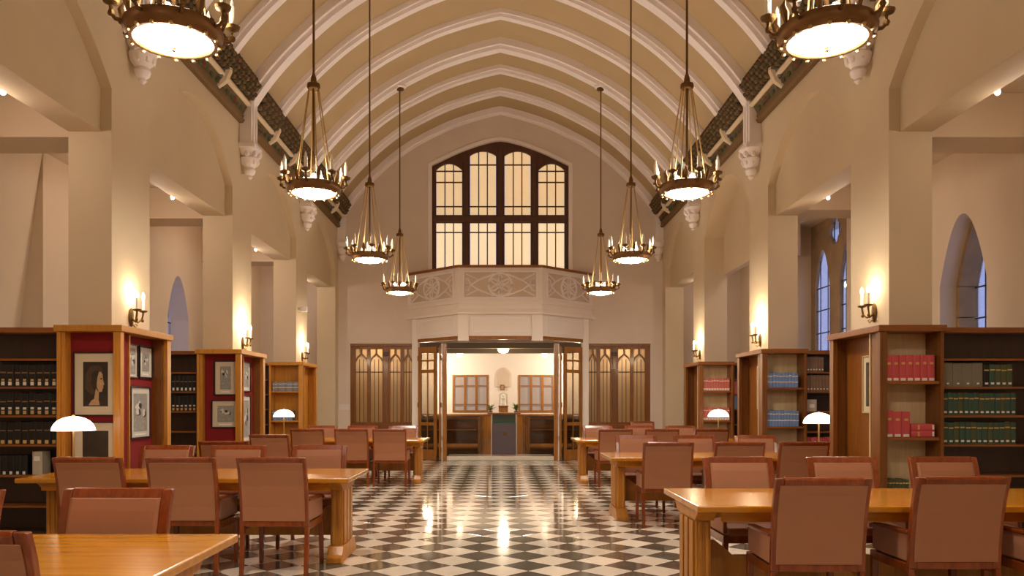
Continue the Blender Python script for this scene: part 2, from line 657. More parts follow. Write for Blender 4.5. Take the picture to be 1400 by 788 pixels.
# ---- painted cornices
for s in (-1, 1):
    c = holder('trim_%d' % (1 if s < 0 else 2), 'carved and painted cornice of leaves, roll and bosses at the top of the %s wall' % SIDE[s])
    segs = []
    edges = [FRONT] + [p for p in PC[1:-1]] + [WY]
    for i in range(len(edges) - 1):
        a = edges[i] + (0.15 if i else 0)
        b = edges[i + 1] - 0.15
        prof = lambda pts, nm, mt, bev=0: MB().prism([(s * x, z) for x, z in pts], XZ, a, b).build(nm, mt, c, bev)
        prof([(NX + .02, 5.76), (3.99, 5.76), (3.96, 5.80), (3.99, 5.83), (3.97, 5.87), (NX + .02, 5.87)], 'lower_moulding', 'gold_trim')
        prof([(NX + .02, 5.87), (4.00, 5.87), (3.90, 6.06), (NX + .02, 6.06)], 'frieze', 'frieze')
        prof([(NX + .02, 6.06), (3.90, 6.06), (3.78, 6.34), (3.80, 6.38), (NX + .02, 6.38)], 'leaf_ground', 'leaf')
        MB().tube([(s * 3.905, a, 6.045), (s * 3.905, b, 6.045)], 0.042, 8).build('roll', 'cream_roll', c)
    lf, rd, br, ms = MB(), MB(), MB(), MB()
    yy = FRONT + 0.05
    i = 0
    while yy < WY - 0.05:
        if min(abs(yy - p) for p in PC) > 0.17:
            for j in range(4):
                t = (j + 0.5) / 4
                px, pz = 3.885 - 0.125 * t, 6.10 + 0.27 * t
                mb = rd if i % 6 == 0 and j == 3 else br if (i + j) % 2 else lf
                jj = (0.045 if j % 2 else 0)
                mb.ball((s * (px - 0.03), yy + jj, pz - 0.012), 0.056, 6, 4, (1.0, 0.9, 0.75))
            # cresting tips
            lf.ball((s * 3.775, yy, 6.385), 0.055, 5, 3, (0.9, 0.8, 1.4))
        yy += 0.105
        i += 1
    lf.build('carved_leaf', 'leaf', c, kind='stuff')
    br.build('carved_brown_leaf', 'leaf_brown', c, kind='stuff')
    yy = FRONT + 0.2
    while yy < WY - 0.1:
        if min(abs(yy - p) for p in PC) > 0.22:
            ms.ball((s * 3.962, yy, 5.945), 0.05, 6, 4, (0.5, 1.5, 0.9))
        yy += 0.208
    ms.build('frieze_motif', 'moss', c, kind='stuff')
    rd.build('carved_red_leaf', 'leaf_red', c, kind='stuff')
    y = 20.0 - 1.25
    n = 1
    while y > FRONT + 0.2:
        if n % 3:
            b = MB()
            b.tube([(s * 4.0, y, 5.90), (s * 3.90, y, 5.985), (s * 3.845, y, 6.12), (s * 3.83, y, 6.16)], [0.05, 0.068, 0.068, 0.05], 8)
            bo = b.build('boss', 'cream_roll', c)
            MB().tube([(s * 3.945, y - 0.10, 5.99), (s * 3.895, y - 0.10, 6.11)], 0.055, 8).build('boss_ring', 'boss_grey', c)
            MB().tube([(s * 3.945, y + 0.10, 5.99), (s * 3.895, y + 0.10, 6.11)], 0.055, 8).build('boss_ring', 'boss_grey', c)
        else:
            pass
        # red rosette in the frieze between bosses
        MB().ball((s * 3.955, y + 0.62, 5.95), 0.06, 8, 4, (0.5, 1.3, 0.9)).build('rosette', 'leaf_red', c)
        y -= 1.25
        n += 1

# ---- back wall
win_arch = [(-1.71, 3.6)] + arch_pts(-1.71, 1.71, 7.35, 7.97, 16, 1.45) + [(1.71, 3.6)]
bw_out = [(-6.2, 0), (-3.75, 0), (-3.75, 2.89), (-2.2, 2.89), (-2.2, 0), (-2.04, 0), (-2.04, 2.93), (2.04, 2.93), (2.04, 0), (2.2, 0),
          (2.2, 2.89), (3.75, 2.89), (3.75, 0), (6.2, 0), (6.2, 9.3), (-6.2, 9.3)]
structure(MB().prism(bw_out, XZ, WY, WY + 0.25, [win_arch]).build('wall_back', 'backwall'),
          'cream end wall with an arched window above the balcony')
structure(MB().box(-6.2, 6.2, FRONT - 0.2, FRONT, 0, 9.3).build('wall_front', 'wall'))
bb = MB()
for s in (-1, 1):
    bb.box(s * 3.78, s * 4.04, WY - 0.03, WY, 0, 0.25)
structure(bb.build('baseboard_back', 'white'))

# ---- aisles
AX = 6.0


def lancet(y0, y1, z0, zs, za, n=10):
    return [(y0, z0)] + arch_pts(y0, y1, zs, za, n, 2.0) + [(y1, z0)]


w1 = lancet(9.83, 10.87, 1.3, 3.0, 3.88)
w2 = [(13.8, 1.3), (13.8, 5.0), (16.3, 5.0), (16.3, 1.3)]
wl = lancet(14.36, 15.34, 1.3, 3.0, 3.78)
aw_r = structure(MB().prism([(FRONT, 0), (WY, 0), (WY, 5.3), (FRONT, 5.3)], YZ, AX, AX + 0.5, [w1, w2]).build('wall_aisle_right', 'aisle'),
                 'aisle wall with leaded lancet windows beyond the right piers')
aw_l = structure(MB().prism([(10.45, 0), (WY, 0), (WY, 5.3), (10.45, 5.3)], YZ, -AX, -AX - 0.4, [wl]).build('wall_aisle_left', 'aisle'),
                 'aisle wall with one narrow window beyond the left piers')
MB().hexa([(-6.62, FRONT, 0), (-6.9, FRONT, 0), (-6.9, 10.5, 0), (-6.62, 10.5, 0)],
          [(-6.0, FRONT, 4.75), (-6.4, FRONT, 4.75), (-6.4, 10.5, 4.75), (-6.0, 10.5, 4.75)]).build('sloping_wall', 'aisle', aw_l)
for s in (-1, 1):
    ca = MB()
    ca.box(s * 4.45, s * 7.0, FRONT, 12.5, 4.72, 4.9)
    ca.box(s * 4.45, s * 7.0, 12.5, WY, 5.02, 5.2)
    ca.box(s * 4.5, s * 7.0, 12.45, 12.55, 4.72, 5.2)
    co = structure(ca.build('ceiling_aisle_' + SIDE[s], 'aisle'))
    for p in PC[1:-1]:
        MB().box(s * 4.49, s * 6.02, p - 0.28, p + 0.28, 4.38 if s > 0 and p > 12 else 4.25, 5.05 if p > 12 else 4.75).build('cross_beam', 'aisle', co)
    structure(MB().box(s * 4.4, s * 7, FRONT - 0.2, FRONT, 0, 5.3).build('wall_aisle_front_' + SIDE[s], 'aisle'))

# windows of the aisles: stone surround blocks, panes, leads


def stone_ring(parent, outer_fn, x0, x1, y0, y1, zs, za, z0, th, nj=4, na=6):
    """separate stone blocks round a pointed opening in the YZ plane"""
    g = 0.006
    mid = (y0 + y1) / 2
    for sd in (0, 1):
        for i in range(nj):
            a = z0 + (zs - z0) * i / nj + g
            b = z0 + (zs - z0) * (i + 1) / nj - g
            if sd == 0:
                MB().box(x0, x1, y0, y0 + th, a, b).build('stone_block', 'stone', parent, 0.006)
            else:
                MB().box(x0, x1, y1 - th, y1, a, b).build('stone_block', 'stone', parent, 0.006)
    po = arch_pts(y0, y1, zs, za, 12, 2.0)
    pi_ = arch_pts(y0 + th, y1 - th, zs, za - th * 1.2, 12, 2.0)
    n = len(po) - 1
    step = n // na
    for k in range(na):
        i0, i1 = k * step, (k + 1) * step if k < na - 1 else n
        poly = po[i0:i1 + 1] + list(reversed(pi_[i0:i1 + 1]))
        MB().prism(poly, YZ, x0 + 0.002 * (k % 2), x1).build('stone_block', 'stone', parent)


def pane_grid(parent, poly_fn, x, y0, y1, z0, zs, za, rows):
    """leaded panes of a lancet, cut in rows, with lead bars between"""
    for i in range(len(rows) - 1):
        a, b = rows[i], rows[i + 1]
        pts_r, pts_l = [], []
        m = 6
        for j in range(m + 1):
            z = a + (b - a) * j / m
            if z <= zs:
                h = (y1 - y0) / 2
            else:
                t = min(1.0, (z - zs) / (za - zs))
                h = (y1 - y0) / 2 * sqrt(max(0.0, 1 - t))
                h = max(h, 0.004)
            c = (y0 + y1) / 2
            pts_r.append((c + h, z))
            pts_l.append((c - h, z))
        MB().prism(pts_r + list(reversed(pts_l)), YZ, x, x + 0.006).build('pane', 'glass', parent)
        if i:
            h = (y1 - y0) / 2 if a <= zs else (y1 - y0) / 2 * sqrt(max(0, 1 - (a - zs) / (za - zs)))
            c = (y0 + y1) / 2
            MB().box(x - 0.008, x + 0.014, c - h, c + h, a - 0.009, a + 0.009).build('lead_bar', 'lead', parent)
    c = (y0 + y1) / 2
    for q in (-0.25, 0.25):
        MB().box(x - 0.004, x + 0.010, c + (y1 - y0) * q - 0.005, c + (y1 - y0) * q + 0.005, z0, zs + (za - zs) * 0.72).build('lead_bar', 'lead', parent)


win2 = holder('window_2', 'pointed leaded window in brown stone, beyond the nearest right pier')
stone_ring(win2, None, AX + 0.22, AX + 0.48, 9.83, 10.87, 3.0, 3.88, 1.3, 0.075)
pane_grid(win2, None, AX + 0.44, 9.90, 10.80, 1.3, 3.0, 3.80, [1.3, 1.72, 2.14, 2.56, 2.98, 3.80])
win3 = holder('window_3', 'twin lancet window with a tracery light above, between the right piers')
hl = [lancet(14.20, 14.92, 1.3, 3.72, 4.44), lancet(15.38, 16.10, 1.3, 3.72, 4.44)]
cx, cz, rr = 15.15, 4.70, 0.27
quat = []
for i in range(32):
    a = 2 * pi * i / 32
    r_ = rr * (0.72 + 0.28 * abs(cos(2 * a)))
    quat.append((cx + r_ * cos(a), cz + r_ * sin(a)))
MB().prism(w2, YZ, AX + 0.36, AX + 0.43, hl + [quat]).build('tracery', 'stone', win3)
for hy0, hy1 in ((14.20, 14.92), (15.38, 16.10)):
    pane_grid(win3, None, AX + 0.40, hy0, hy1, 1.3, 3.72, 4.44, [1.3, 1.8, 2.3, 2.8, 3.25, 3.7, 4.44])
MB().prism(quat, YZ, AX + 0.40, AX + 0.406).build('pane', 'glass', win3)
for q in (-0.12, 0.12):
    MB().box(AX + 0.395, AX + 0.411, cx + q - 0.007, cx + q + 0.007, cz - 0.18, cz + 0.18).build('lead_bar', 'lead', win3)
win4 = holder('window_4', 'narrow pointed window in the aisle wall beyond the left piers')
pane_grid(win4, None, -AX - 0.36, 14.36, 15.34, 1.3, 3.0, 3.78, [1.3, 1.7, 2.1, 2.5, 2.95, 3.78])

# ---- floor: chequer of marble tiles laid on the diagonal
D = 0.442
floor = structure(MB().box(-7, 7, FRONT - 0.2, WY + 0.3, -0.2, -0.006).build('floor', 'grout'),
                  'polished floor of dark and cream marble squares laid diagonally')


def tile_mb(cx, cy, mb=None, z0=-0.006):
    h = D / 2 - 0.004
    k = h - 0.004
    mb = mb or MB()
    lo = [(cx - h, cy, z0), (cx, cy - h, z0), (cx + h, cy, z0), (cx, cy + h, z0)]
    md = [(x, y_, -0.0015) for x, y_, _ in lo]
    hi = [(cx - k, cy, 0), (cx, cy - k, 0), (cx + k, cy, 0), (cx, cy + k, 0)]
    f = [(8, 9, 10, 11)]
    for i in range(4):
        j = (i + 1) % 4
        f += [(i, j, 4 + j, 4 + i), (4 + i, 4 + j, 8 + j, 8 + i)]
    mb.add(lo + md + hi, f)
    return mb


tiles = []
OX, OY = -0.205, 6.965
for i in range(-16, 17):
    for j in range(-24, 30):
        for dark in (0, 1):
            x = OX + (i + (0 if dark else 0.5)) * D
            yy = OY + (j + (0 if dark else 0.5)) * D
            if -6.3 < x < 6.3 and FRONT < yy < WY + 0.1:
                tiles.append((x, yy, dark))
vis = [t for t in tiles if t[1] > 6.35 and -0.66 < t[0] / t[1] < 0.66]
vis.sort(key=lambda t: t[1] + 1.6 * max(0, abs(t[0]) - 1.35))
own = set(vis[:300])
tm = {}
for dark in (0, 1):
    me = tile_mb(0, 0).mesh('tile')
    me.materials.append(M['tile_dark' if dark else 'tile_light'])
    tm[dark] = me
    rest = MB()
    for t in tiles:
        if t[2] == dark and t not in own:
            tile_mb(t[0], t[1], rest)
    me2 = bpy.data.meshes.new('far_tile')
    me2.from_pydata(rest.v, [], rest.f)
    me2.materials.append(M['tile_dark' if dark else 'tile_light'])
    o = bpy.data.objects.new('far_tile', me2)
    COL.objects.link(o)
    o.parent = floor
    o['kind'] = 'stuff'
for x, yy, dark in sorted(own, key=lambda t: (t[1], t[0])):
    o = bpy.data.objects.new('tile', tm[dark])
    COL.objects.link(o)
    o.location = (x, yy, 0)
    o.parent = floor

# ---- inner room beyond the doors
IZ = 0.11
IB = 30.0
structure(MB().box(-5.0, 5.0, WY + 0.25, IB + 0.2, -0.1, IZ).build('floor_inner', 'tile_dark'))
st = structure(MB().box(-1.30, 1.30, 19.36, WY + 0.25, 0.0, IZ).build('trim_3', 'step', bevel=0.01), 'pale marble step at the open doorway')
iw = [(-5.0, 0), (5.0, 0), (5.0, 3.4), (-5.0, 3.4)]
ih = [[(a, 1.05), (a, 2.45), (b, 2.45), (b, 1.05)] for a, b in ((-1.80, -0.45), (0.68, 2.03))]
structure(MB().prism(iw, XZ, IB, IB + 0.2, ih).build('wall_inner_back', 'white'))
structure(MB().box(-5.2, -5.0, WY + 0.25, IB + 0.2, 0, 3.5).build('wall_inner_left', 'white'))
structure(MB().box(5.0, 5.2, WY + 0.25, IB + 0.2, 0, 3.5).build('wall_inner_right', 'white'))
ci = structure(MB().box(-5.2, 5.2, WY + 0.25, IB + 0.2, 3.32, 3.5).build('ceiling_inner', 'inner_ceiling'))
for q in (22.3, 24.8, 27.3):
    MB().box(-5.0, 5.0, q - 0.12, q + 0.12, 3.1, 3.33).build('cross_beam', 'inner_ceiling', ci)
wv = MB()
wv.box(-5, 5, IB - 0.03, IB, 0, 0.98)
structure(wv.build('trim_4', 'door_wood'), 'oak wainscot under the inner room windows')
MB().prism(lancet(-0.14, 0.34, 2.0, 2.45, 2.72, 8), XZ, IB - 0.05, IB).build('wall_niche', 'tracery_back', bpy.data.objects['wall_inner_back'])
for k, (a, b) in enumerate(((-1.80, -0.45), (0.68, 2.03))):
    wi = holder('window_%d' % (5 + k), 'three-light oak window at the far end of the inner room, %s of the statuette' % ('left' if k == 0 else 'right'))
    w3 = (b - a - 0.08) / 3
    holes = []
    for j in range(3):
        u0 = a + 0.07 + j * w3 + (0.0 if j == 0 else 0.03)
        u1 = a + 0.01 + (j + 1) * w3
        for v0, v1 in ((1.12, 1.32), (1.36, 2.02), (2.06, 2.39)):
            holes.append([(u0, v0), (u0, v1), (u1, v1), (u1, v0)])
            MB().box(u0, u1, IB + 0.05, IB + 0.06, v0, v1).build('pane', 'inner_pane', wi)
    MB().prism([(a, 1.05), (a, 2.45), (b, 2.45), (b, 1.05)], XZ, IB - 0.03, IB + 0.08, holes).build('window_frame', 'door_wood', wi)

# ---- the arched window above the balcony
w1o = holder('window_1', 'large arched four-light oak window glowing warm above the balcony')
lights = []
for a, b, zs, za in ((-1.61, -0.96, 7.26, 7.42), (-0.76, -0.11, 7.62, 7.73), (0.11, 0.76, 7.62, 7.73), (0.96, 1.61, 7.26, 7.42)):
    lights.append(('up', a, b, 6.13, zs, za))
    lights.append(('lo', a, b, 3.68, 5.93, 5.93))
holes = []
for kd, a, b, z0, zs, za in lights:
    holes.append([(a, z0)] + (arch_pts(a, b, zs, za, 6, 2.0) if kd == 'up' else [(a, zs), (b, zs)]) + [(b, z0)])
MB().prism(win_arch, XZ, WY + 0.10, WY + 0.2, holes).build('window_frame', 'window_wood', w1o)
sur_o = [(-1.80, 3.6)] + arch_pts(-1.80, 1.80, 7.38, 8.05, 16, 1.45) + [(1.80, 3.6)]
MB().prism(sur_o + list(reversed(win_arch)), XZ, WY - 0.025, WY).build('plaster_surround', 'rib', w1o)
MB().box(-1.70, 1.70, WY + 0.06, WY + 0.1, 5.95, 6.10).build('transom', 'window_wood', w1o, 0.01)
for x in (-0.86, 0, 0.86):
    MB().box(x - 0.06, x + 0.06, WY + 0.07, WY + 0.1, 3.7, 7.45 if x else 7.8).build('mullion', 'window_wood', w1o, 0.01)
for kd, a, b, z0, zs, za in lights:
    w3 = (b - a) / 3
    for j in range(3):
        MB().box(a + j * w3 + 0.004, a + (j + 1) * w3 - 0.004, WY + 0.16, WY + 0.17, z0, za).build('pane', 'curtain' if kd == 'up' else 'curtain_lo', w1o)
        if j:
            MB().box(a + j * w3 - 0.014, a + j * w3 + 0.014, WY + 0.145, WY + 0.17, z0, za).build('muntin', 'window_wood', w1o)
    for z in ((6.35, zs - 0.30, zs - 0.02) if kd == 'up' and zs < 7.5 else (6.35, zs - 0.22) if kd == 'up' else (5.70,)):
        MB().box(a, b, WY + 0.142, WY + 0.165, z - 0.016, z + 0.016).build('muntin', 'window_wood', w1o)

# ---- tracery screens either side of the portal
for s in (-1, 1):
    sc = holder('window_%d' % (7 if s < 0 else 8), 'oak screen of four tall tracery lights, %s of the balcony portal' % SIDE[s])
    holes = []
    us = [(2.17 + 0.05, 2.42), (2.50, 2.76), (2.95, 3.25), (3.33, 3.62)]
    for a, b in us:
        c = (a + b) / 2
        holes.append([(a, 0.92), (a, 2.42), (a + 0.05, 2.52), (c, 2.44 + 0.17), (b - 0.05, 2.52), (b, 2.42), (b, 0.92)])
        holes.append([(a, 2.50), (a, 2.76), (c - 0.02, 2.76), (c - 0.02, 2.64), (a + 0.03, 2.55)])
        holes.append([(b, 2.50), (b - 0.03, 2.55), (c + 0.02, 2.64), (c + 0.02, 2.76), (b, 2.76)])
    mx = lambda pts: [(s * u, v) for u, v in pts]
    MB().prism(mx([(2.2, 0.0), (2.2, 2.89), (3.75, 2.89), (3.75, 0.0)]), XZ, WY + 0.03, WY + 0.11, [mx(h) for h in holes]).build('screen_frame', 'screen_wood', sc)
    MB().box(s * 2.80, s * 2.91, WY + 0.0, WY + 0.03, 0.05, 2.8).build('centre_post', 'screen_wood', sc, 0.006)
    MB().box(s * 2.78, s * 2.93, WY - 0.01, WY + 0.03, 2.58, 2.68).build('latch_block', 'shade_dark_walnut', sc, 0.006)
    MB().box(s * 2.2, s * 3.75, WY - 0.01, WY + 0.03, 2.82, 2.89).build('head_rail', 'screen_wood', sc, 0.006)
    MB().box(s * 2.2, s * 3.75, WY - 0.01, WY + 0.03, 0.78, 0.88).build('lock_rail', 'screen_wood', sc, 0.006)
    for a, b in us:
        MB().box(s * a, s * b, WY + 0.07, WY + 0.078, 0.90, 2.78).build('pane', 'screen_glass', sc)
        for q in (0.33, 0.67):
            u = a + (b - a) * q
            MB().box(s * (u - 0.006), s * (u + 0.006), WY + 0.055, WY + 0.082, 0.92, 2.5).build('lead_bar', 'lead', sc)
        MB().box(s * a, s * b, WY + 0.055, WY + 0.082, 2.17, 2.19).build('lead_bar', 'lead', sc)
        MB().box(s * (a + .01), s * (b - .01), WY + 0.02, WY + 0.04, 0.15, 0.7).build('lower_panel', 'screen_wood', sc, 0.01)
# unseen fill lights added to brighten screen glass and inner walls ; ceiling globe is built below
light('inner_room_fill', 'POINT', (-2.95, 20.42, 2.88), 34, WARM, 0.12)
light('inner_room_fill', 'POINT', (2.95, 20.42, 2.88), 34, WARM, 0.12)
light('inner_room_fill', 'POINT', (0.1, 25.0, 2.7), 45, (1.0, 0.82, 0.60), 0.15)
light('inner_room_fill', 'POINT', (-2.6, 28.3, 2.8), 230, (1.0, 0.82, 0.60), 0.15)
light('inner_room_fill', 'POINT', (2.8, 28.3, 2.8), 230, (1.0, 0.82, 0.60), 0.15)


# ---- balcony and portal
bal = thing('balcony', 'white three-sided plaster balcony with rosette tracery above the doorway', 'balcony')
PB = [(-2.32, WY), (-0.985, 18.65), (0.985, 18.65), (2.32, WY)]      # parapet plan
PF = [(-2.19, WY), (-0.97, 18.76), (0.97, 18.76), (2.19, WY)]        # fascia plan


def inset(p, d):
    sx = [-1, -1, 1, 1]
    return [(p[0][0] + d * 1.4, p[0][1]), (p[1][0] + d * 0.42, p[1][1] + d), (p[2][0] - d * 0.42, p[2][1] + d), (p[3][0] - d * 1.4, p[3][1])]


def bay_ring(plan_in, plan_out, z0, z1, nm, mt, bev=0.0):
    MB().prism(plan_out + list(reversed(plan_in)), XY, z0, z1).build(nm, mt, bal, bev)


bay_ring(inset(PB, 0.14), PB, 3.80, 4.58, 'parapet', 'white')
bay_ring(inset(PB, 0.17), inset(PB, -0.035), 4.58, 4.64, 'wooden_handrail', 'walnut_x', 0.01)
bay_ring(inset(PB, 0.3), inset(PB, -0.02), 3.74, 3.80, 'string_course', 'white', 0.008)
# flared cove under the parapet
cv = MB()
a, b = inset(PB, 0.04), inset(PB, -0.04)
for z0, z1, i0, i1 in ((3.62, 3.74, 0.0, 0.03), (3.53, 3.62, -0.05, 0.0), (3.49, 3.53, -0.05, -0.05)):
    o0, o1 = inset(PB, i0), inset(PB, i1)
    n0, n1 = inset(PB, 0.45), inset(PB, 0.45)
    for k in range(3):
        cv.hexa([(*o0[k], z0), (*o0[k + 1], z0), (*n0[k + 1], z0), (*n0[k], z0)], [(*o1[k], z1), (*o1[k + 1], z1), (*n1[k + 1], z1), (*n1[k], z1)])
cv.build('cove', 'white', bal)
MB().prism(inset(PB, 0.1), XY, 3.50, 3.62).build('balcony_floor', 'white', bal)
bay_ring(inset(PF, 0.2), PF, 2.99, 3.50, 'fascia', 'white')
bay_ring(inset(PF, 0.17), inset(PF, 0.02), 2.91, 2.99, 'oak_lintel', 'door_wood')
for s in (-1, 1):
    MB().box(s * 0.74, s * 1.0, 18.71, 18.95, 2.87, 3.50).build('pendant_post', 'white', bal, 0.008)
    MB().box(s * 2.04, s * 2.20, WY - 0.10, WY, 0.0, 3.50).build('jamb_post', 'white', bal, 0.008)


def face_frame(p, q, t):
    """local frame of a balcony face: u along the face (0 in the middle), v height"""
    p, q = Vector((*p, 0)), Vector((*q, 0))
    d = (q - p).normalized()
    nrm = Vector((d.y, -d.x, 0))
    c = (p + q) / 2
    return lambda u, v, w: tuple(c + d * u + nrm * w + Vector((0, 0, v))), (q - p).length


for k in range(3):
    fr, L_ = face_frame(PB[k], PB[k + 1], 0)
    hw = L_ / 2 - (0.10 if k == 1 else 0.12)
    z0, z1 = 3.84, 4.52
    zc = (z0 + z1) / 2
    fw = 0.05
    MB().prism([(-hw, z0), (hw, z0), (hw, z1), (-hw, z1)], lambda u, v, t: fr(u, v, t), 0.0, 0.035,
               [[(-hw + fw, z0 + fw), (hw - fw, z0 + fw), (hw - fw, z1 - fw), (-hw + fw, z1 - fw)]]).build('panel_moulding', 'rib', bal, 0.006)
    MB().prism([(-hw + fw, z0 + fw), (hw - fw, z0 + fw), (hw - fw, z1 - fw), (-hw + fw, z1 - fw)], lambda u, v, t: fr(u, v, t), 0.0, 0.006).build('panel_ground', 'tracery_back', bal)
    R = (z1 - z0) / 2 - fw - 0.02
    tr = MB()
    P = lambda u, v: fr(u, zc + v, 0.012)
    tr.tube([P(R * cos(2 * pi * i / 28), R * sin(2 * pi * i / 28)) for i in range(28)], 0.028, 5, True)
    for i in range(6):
        a = pi / 6 + i * pi / 3
        pet = []
        for j in range(12):
            b = 2 * pi * j / 12
            pu, pv = 0.56 * R + 0.34 * R * cos(b), 0.16 * R * sin(b)
            pet.append(P(pu * cos(a) - pv * sin(a), pu * sin(a) + pv * cos(a)))
        tr.tube(pet, 0.021, 4, True)
    tr.tube([P(0.12 * R * cos(2 * pi * i / 10), 0.12 * R * sin(2 * pi * i / 10)) for i in range(10)], 0.022, 4, True)
    E = hw - fw - 0.02
    for sx in (-1, 1):
        for sy in (-1, 1):
            tr.tube([P(sx * R * 0.55, sy * R * 0.95), P(sx * (R + 0.45 * (E - R)), sy * R * 0.42), P(sx * (R + 0.75 * (E - R)), 0), P(sx * E, 0)], 0.024, 4)
            tr.tube([P(sx * (R + 0.75 * (E - R)), 0), P(sx * (R + 0.88 * (E - R)), sy * R * 0.5), P(sx * E, sy * R * 0.55)], 0.020, 4)
            tr.tube([P(sx * E, sy * R * 0.98), P(sx * (R + 0.45 * (E - R)), sy * R * 0.42)], 0.018, 4)
    tr.build('rosette_tracery', 'rib', bal)
    fr2, L2 = face_frame(PF[k], PF[k + 1], 0)
    h2 = L2 / 2 - (0.30 if k == 1 else 0.22)
    MB().prism([(-h2, 3.06), (h2, 3.06), (h2, 3.44), (-h2, 3.44)], lambda u, v, t: fr2(u, v, t), 0.0, 0.02,
               [[(-h2 + .05, 3.11), (h2 - .05, 3.11), (h2 - .05, 3.39), (-h2 + .05, 3.39)]]).build('fascia_moulding', 'rib', bal, 0.004)


# ---- folded glazed doors in the portal
def door_leaf(dn, label, w, loc, rz):
    o = holder(dn, label, loc)
    o.rotation_euler = (0, 0, rz)
    h = 2.78
    st = 0.085
    holes = []
    rows = [(0.25, 0.84), (0.92, 2.14), (2.22, 2.42), (2.46, 2.64)]
    for v0, v1 in rows:
        holes.append([(st, v0), (w - st, v0), (w - st, v1), (st, v1)])
    MB().prism([(0, 0), (w, 0), (w, h), (0, h)], XZ, -0.022, 0.022, holes).build('door_frame', 'door_wood', o, 0.004)
    for v0, v1 in rows:
        for a, b in ((st, w / 2 - 0.01), (w / 2 + 0.01, w - st)):
            MB().box(a, b, -0.003, 0.003, v0, v1).build('pane', 'door_glass', o)
        MB().box(w / 2 - 0.012, w / 2 + 0.012, -0.014, 0.014, v0, v1).build('muntin', 'door_wood', o)
    for z in (0.25, 1.35, 2.5):
        MB().tube([(0.0, -0.026, z - 0.06), (0.0, -0.026, z + 0.06)], 0.012, 6).build('hinge', 'dark_brass', o)
    return o


k = 1
for s in (-1, 1):
    nm = SIDE[s]
    # leaf A folded flat to the room, leaves B and C stand edge on beside the opening
    door_leaf('door_%d' % k, 'glazed oak door leaf folded back at the %s of the doorway' % nm, 0.54, (s * 2.03, 19.78, 0.01), radians(-28) if s < 0 else radians(208))
    door_leaf('door_%d' % (k + 1), 'folded oak door leaf seen edge on, %s of the opening' % nm, 0.50, (s * 1.47, 19.40, 0.01), radians(90 - s * 4.2))
    jb = holder('door_%d' % (k + 2), 'oak jamb post with pale hinge strip on the %s of the opening' % nm)
    MB().box(s * 1.305, s * 1.40, 19.36, 19.46, 0.0, 2.86).build('jamb_post', 'door_wood', jb, 0.006)
    MB().box(s * 1.402, s * 1.440, 19.42, 19.46, 0.0, 2.86).build('hinge_strip', 'white', jb, 0.003)
    for z in (0.55, 1.35, 2.10, 2.55):
        MB().box(s * 1.403, s * 1.439, 19.405, 19.42, z - 0.05, z + 0.05).build('hinge', 'silver', jb, 0.003)
    k += 3

# ================================================================== OBJECTS
# ---- library tables
TW = 1.05


def make_table(ln=2.88, ov=0.11):
    t = thing('library_table', '', 'table')
    X0, X1 = -ln / 2, ln / 2
    e = ln / 2 - ov
    h = TW / 2
    MB().box(X0, X1, -h, h, 0.728, 0.770).build('tabletop', 'oak', t, 0.008)
    for sy in (-1, 1):
        MB().box(X0 + 0.18, X1 - 0.18, sy * (h - 0.09), sy * (h - 0.12), 0.655, 0.728).build('apron', 'oak', t, 0.003)
    for s in (-1, 1):
        xo = s * e
        xi = s * (e - 0.10)
        # pedestal: upright slab with reeded faces, shaped foot and head
        MB().box(xi, xo, -0.235, 0.235, 0.12, 0.66).build('pedestal', 'oak_y', t, 0.006)
        for q in range(3):
            yq = -0.145 + q * 0.145
            MB().box(xo, xo + s * 0.014, yq - 0.05, yq + 0.05, 0.15, 0.63).build('reed', 'oak_y', t, 0.004)
        for sy in (-1, 1):
            for q in (0.027, 0.073):
                MB().box(xi + s * (q - 0.011), xi + s * (q + 0.011), sy * 0.235, sy * 0.247, 0.15, 0.63).build('reed', 'oak_y', t, 0.003)
        foot = [(-0.36, 0.0), (0.36, 0.0), (0.36, 0.05), (0.32, 0.07), (0.27, 0.14), (-0.27, 0.14), (-0.32, 0.07), (-0.36, 0.05)]
        MB().prism(foot, YZ, xi - s * 0.02, xo + s * 0.02).build('foot', 'oak_y', t, 0.005)
        head = [(-0.26, 0.64), (0.26, 0.64), (0.34, 0.70), (0.40, 0.728), (-0.40, 0.728), (-0.34, 0.70)]
        MB().prism(head, YZ, xi - s * 0.015, xo + s * 0.015).build('pedestal_head', 'oak_y', t, 0.005)
        ei = e - 0.10
        br = [(ei, 0.727), (ei - 0.13, 0.727), (ei - 0.12, 0.70), (ei - 0.08, 0.69), (ei - 0.07, 0.66), (ei - 0.04, 0.655), (ei, 0.645)]
        for sy in (-1, 1):
            MB().prism([(s * u, v) for u, v in br], XZ, sy * 0.17, sy * 0.24).build('bracket', 'oak_y', t)
    # stretcher board with shaped ends
    q = e - 0.10
    sb = [(-q, 0.20), (-q, 0.47), (-q + 0.08, 0.47), (-q + 0.17, 0.40), (-q + 0.21, 0.36), (q - 0.21, 0.36), (q - 0.17, 0.40), (q - 0.08, 0.47), (q, 0.47), (q, 0.20)]
    MB().prism(sb, XZ, -0.025, 0.025).build('stretcher', 'oak_y', t)
    return t


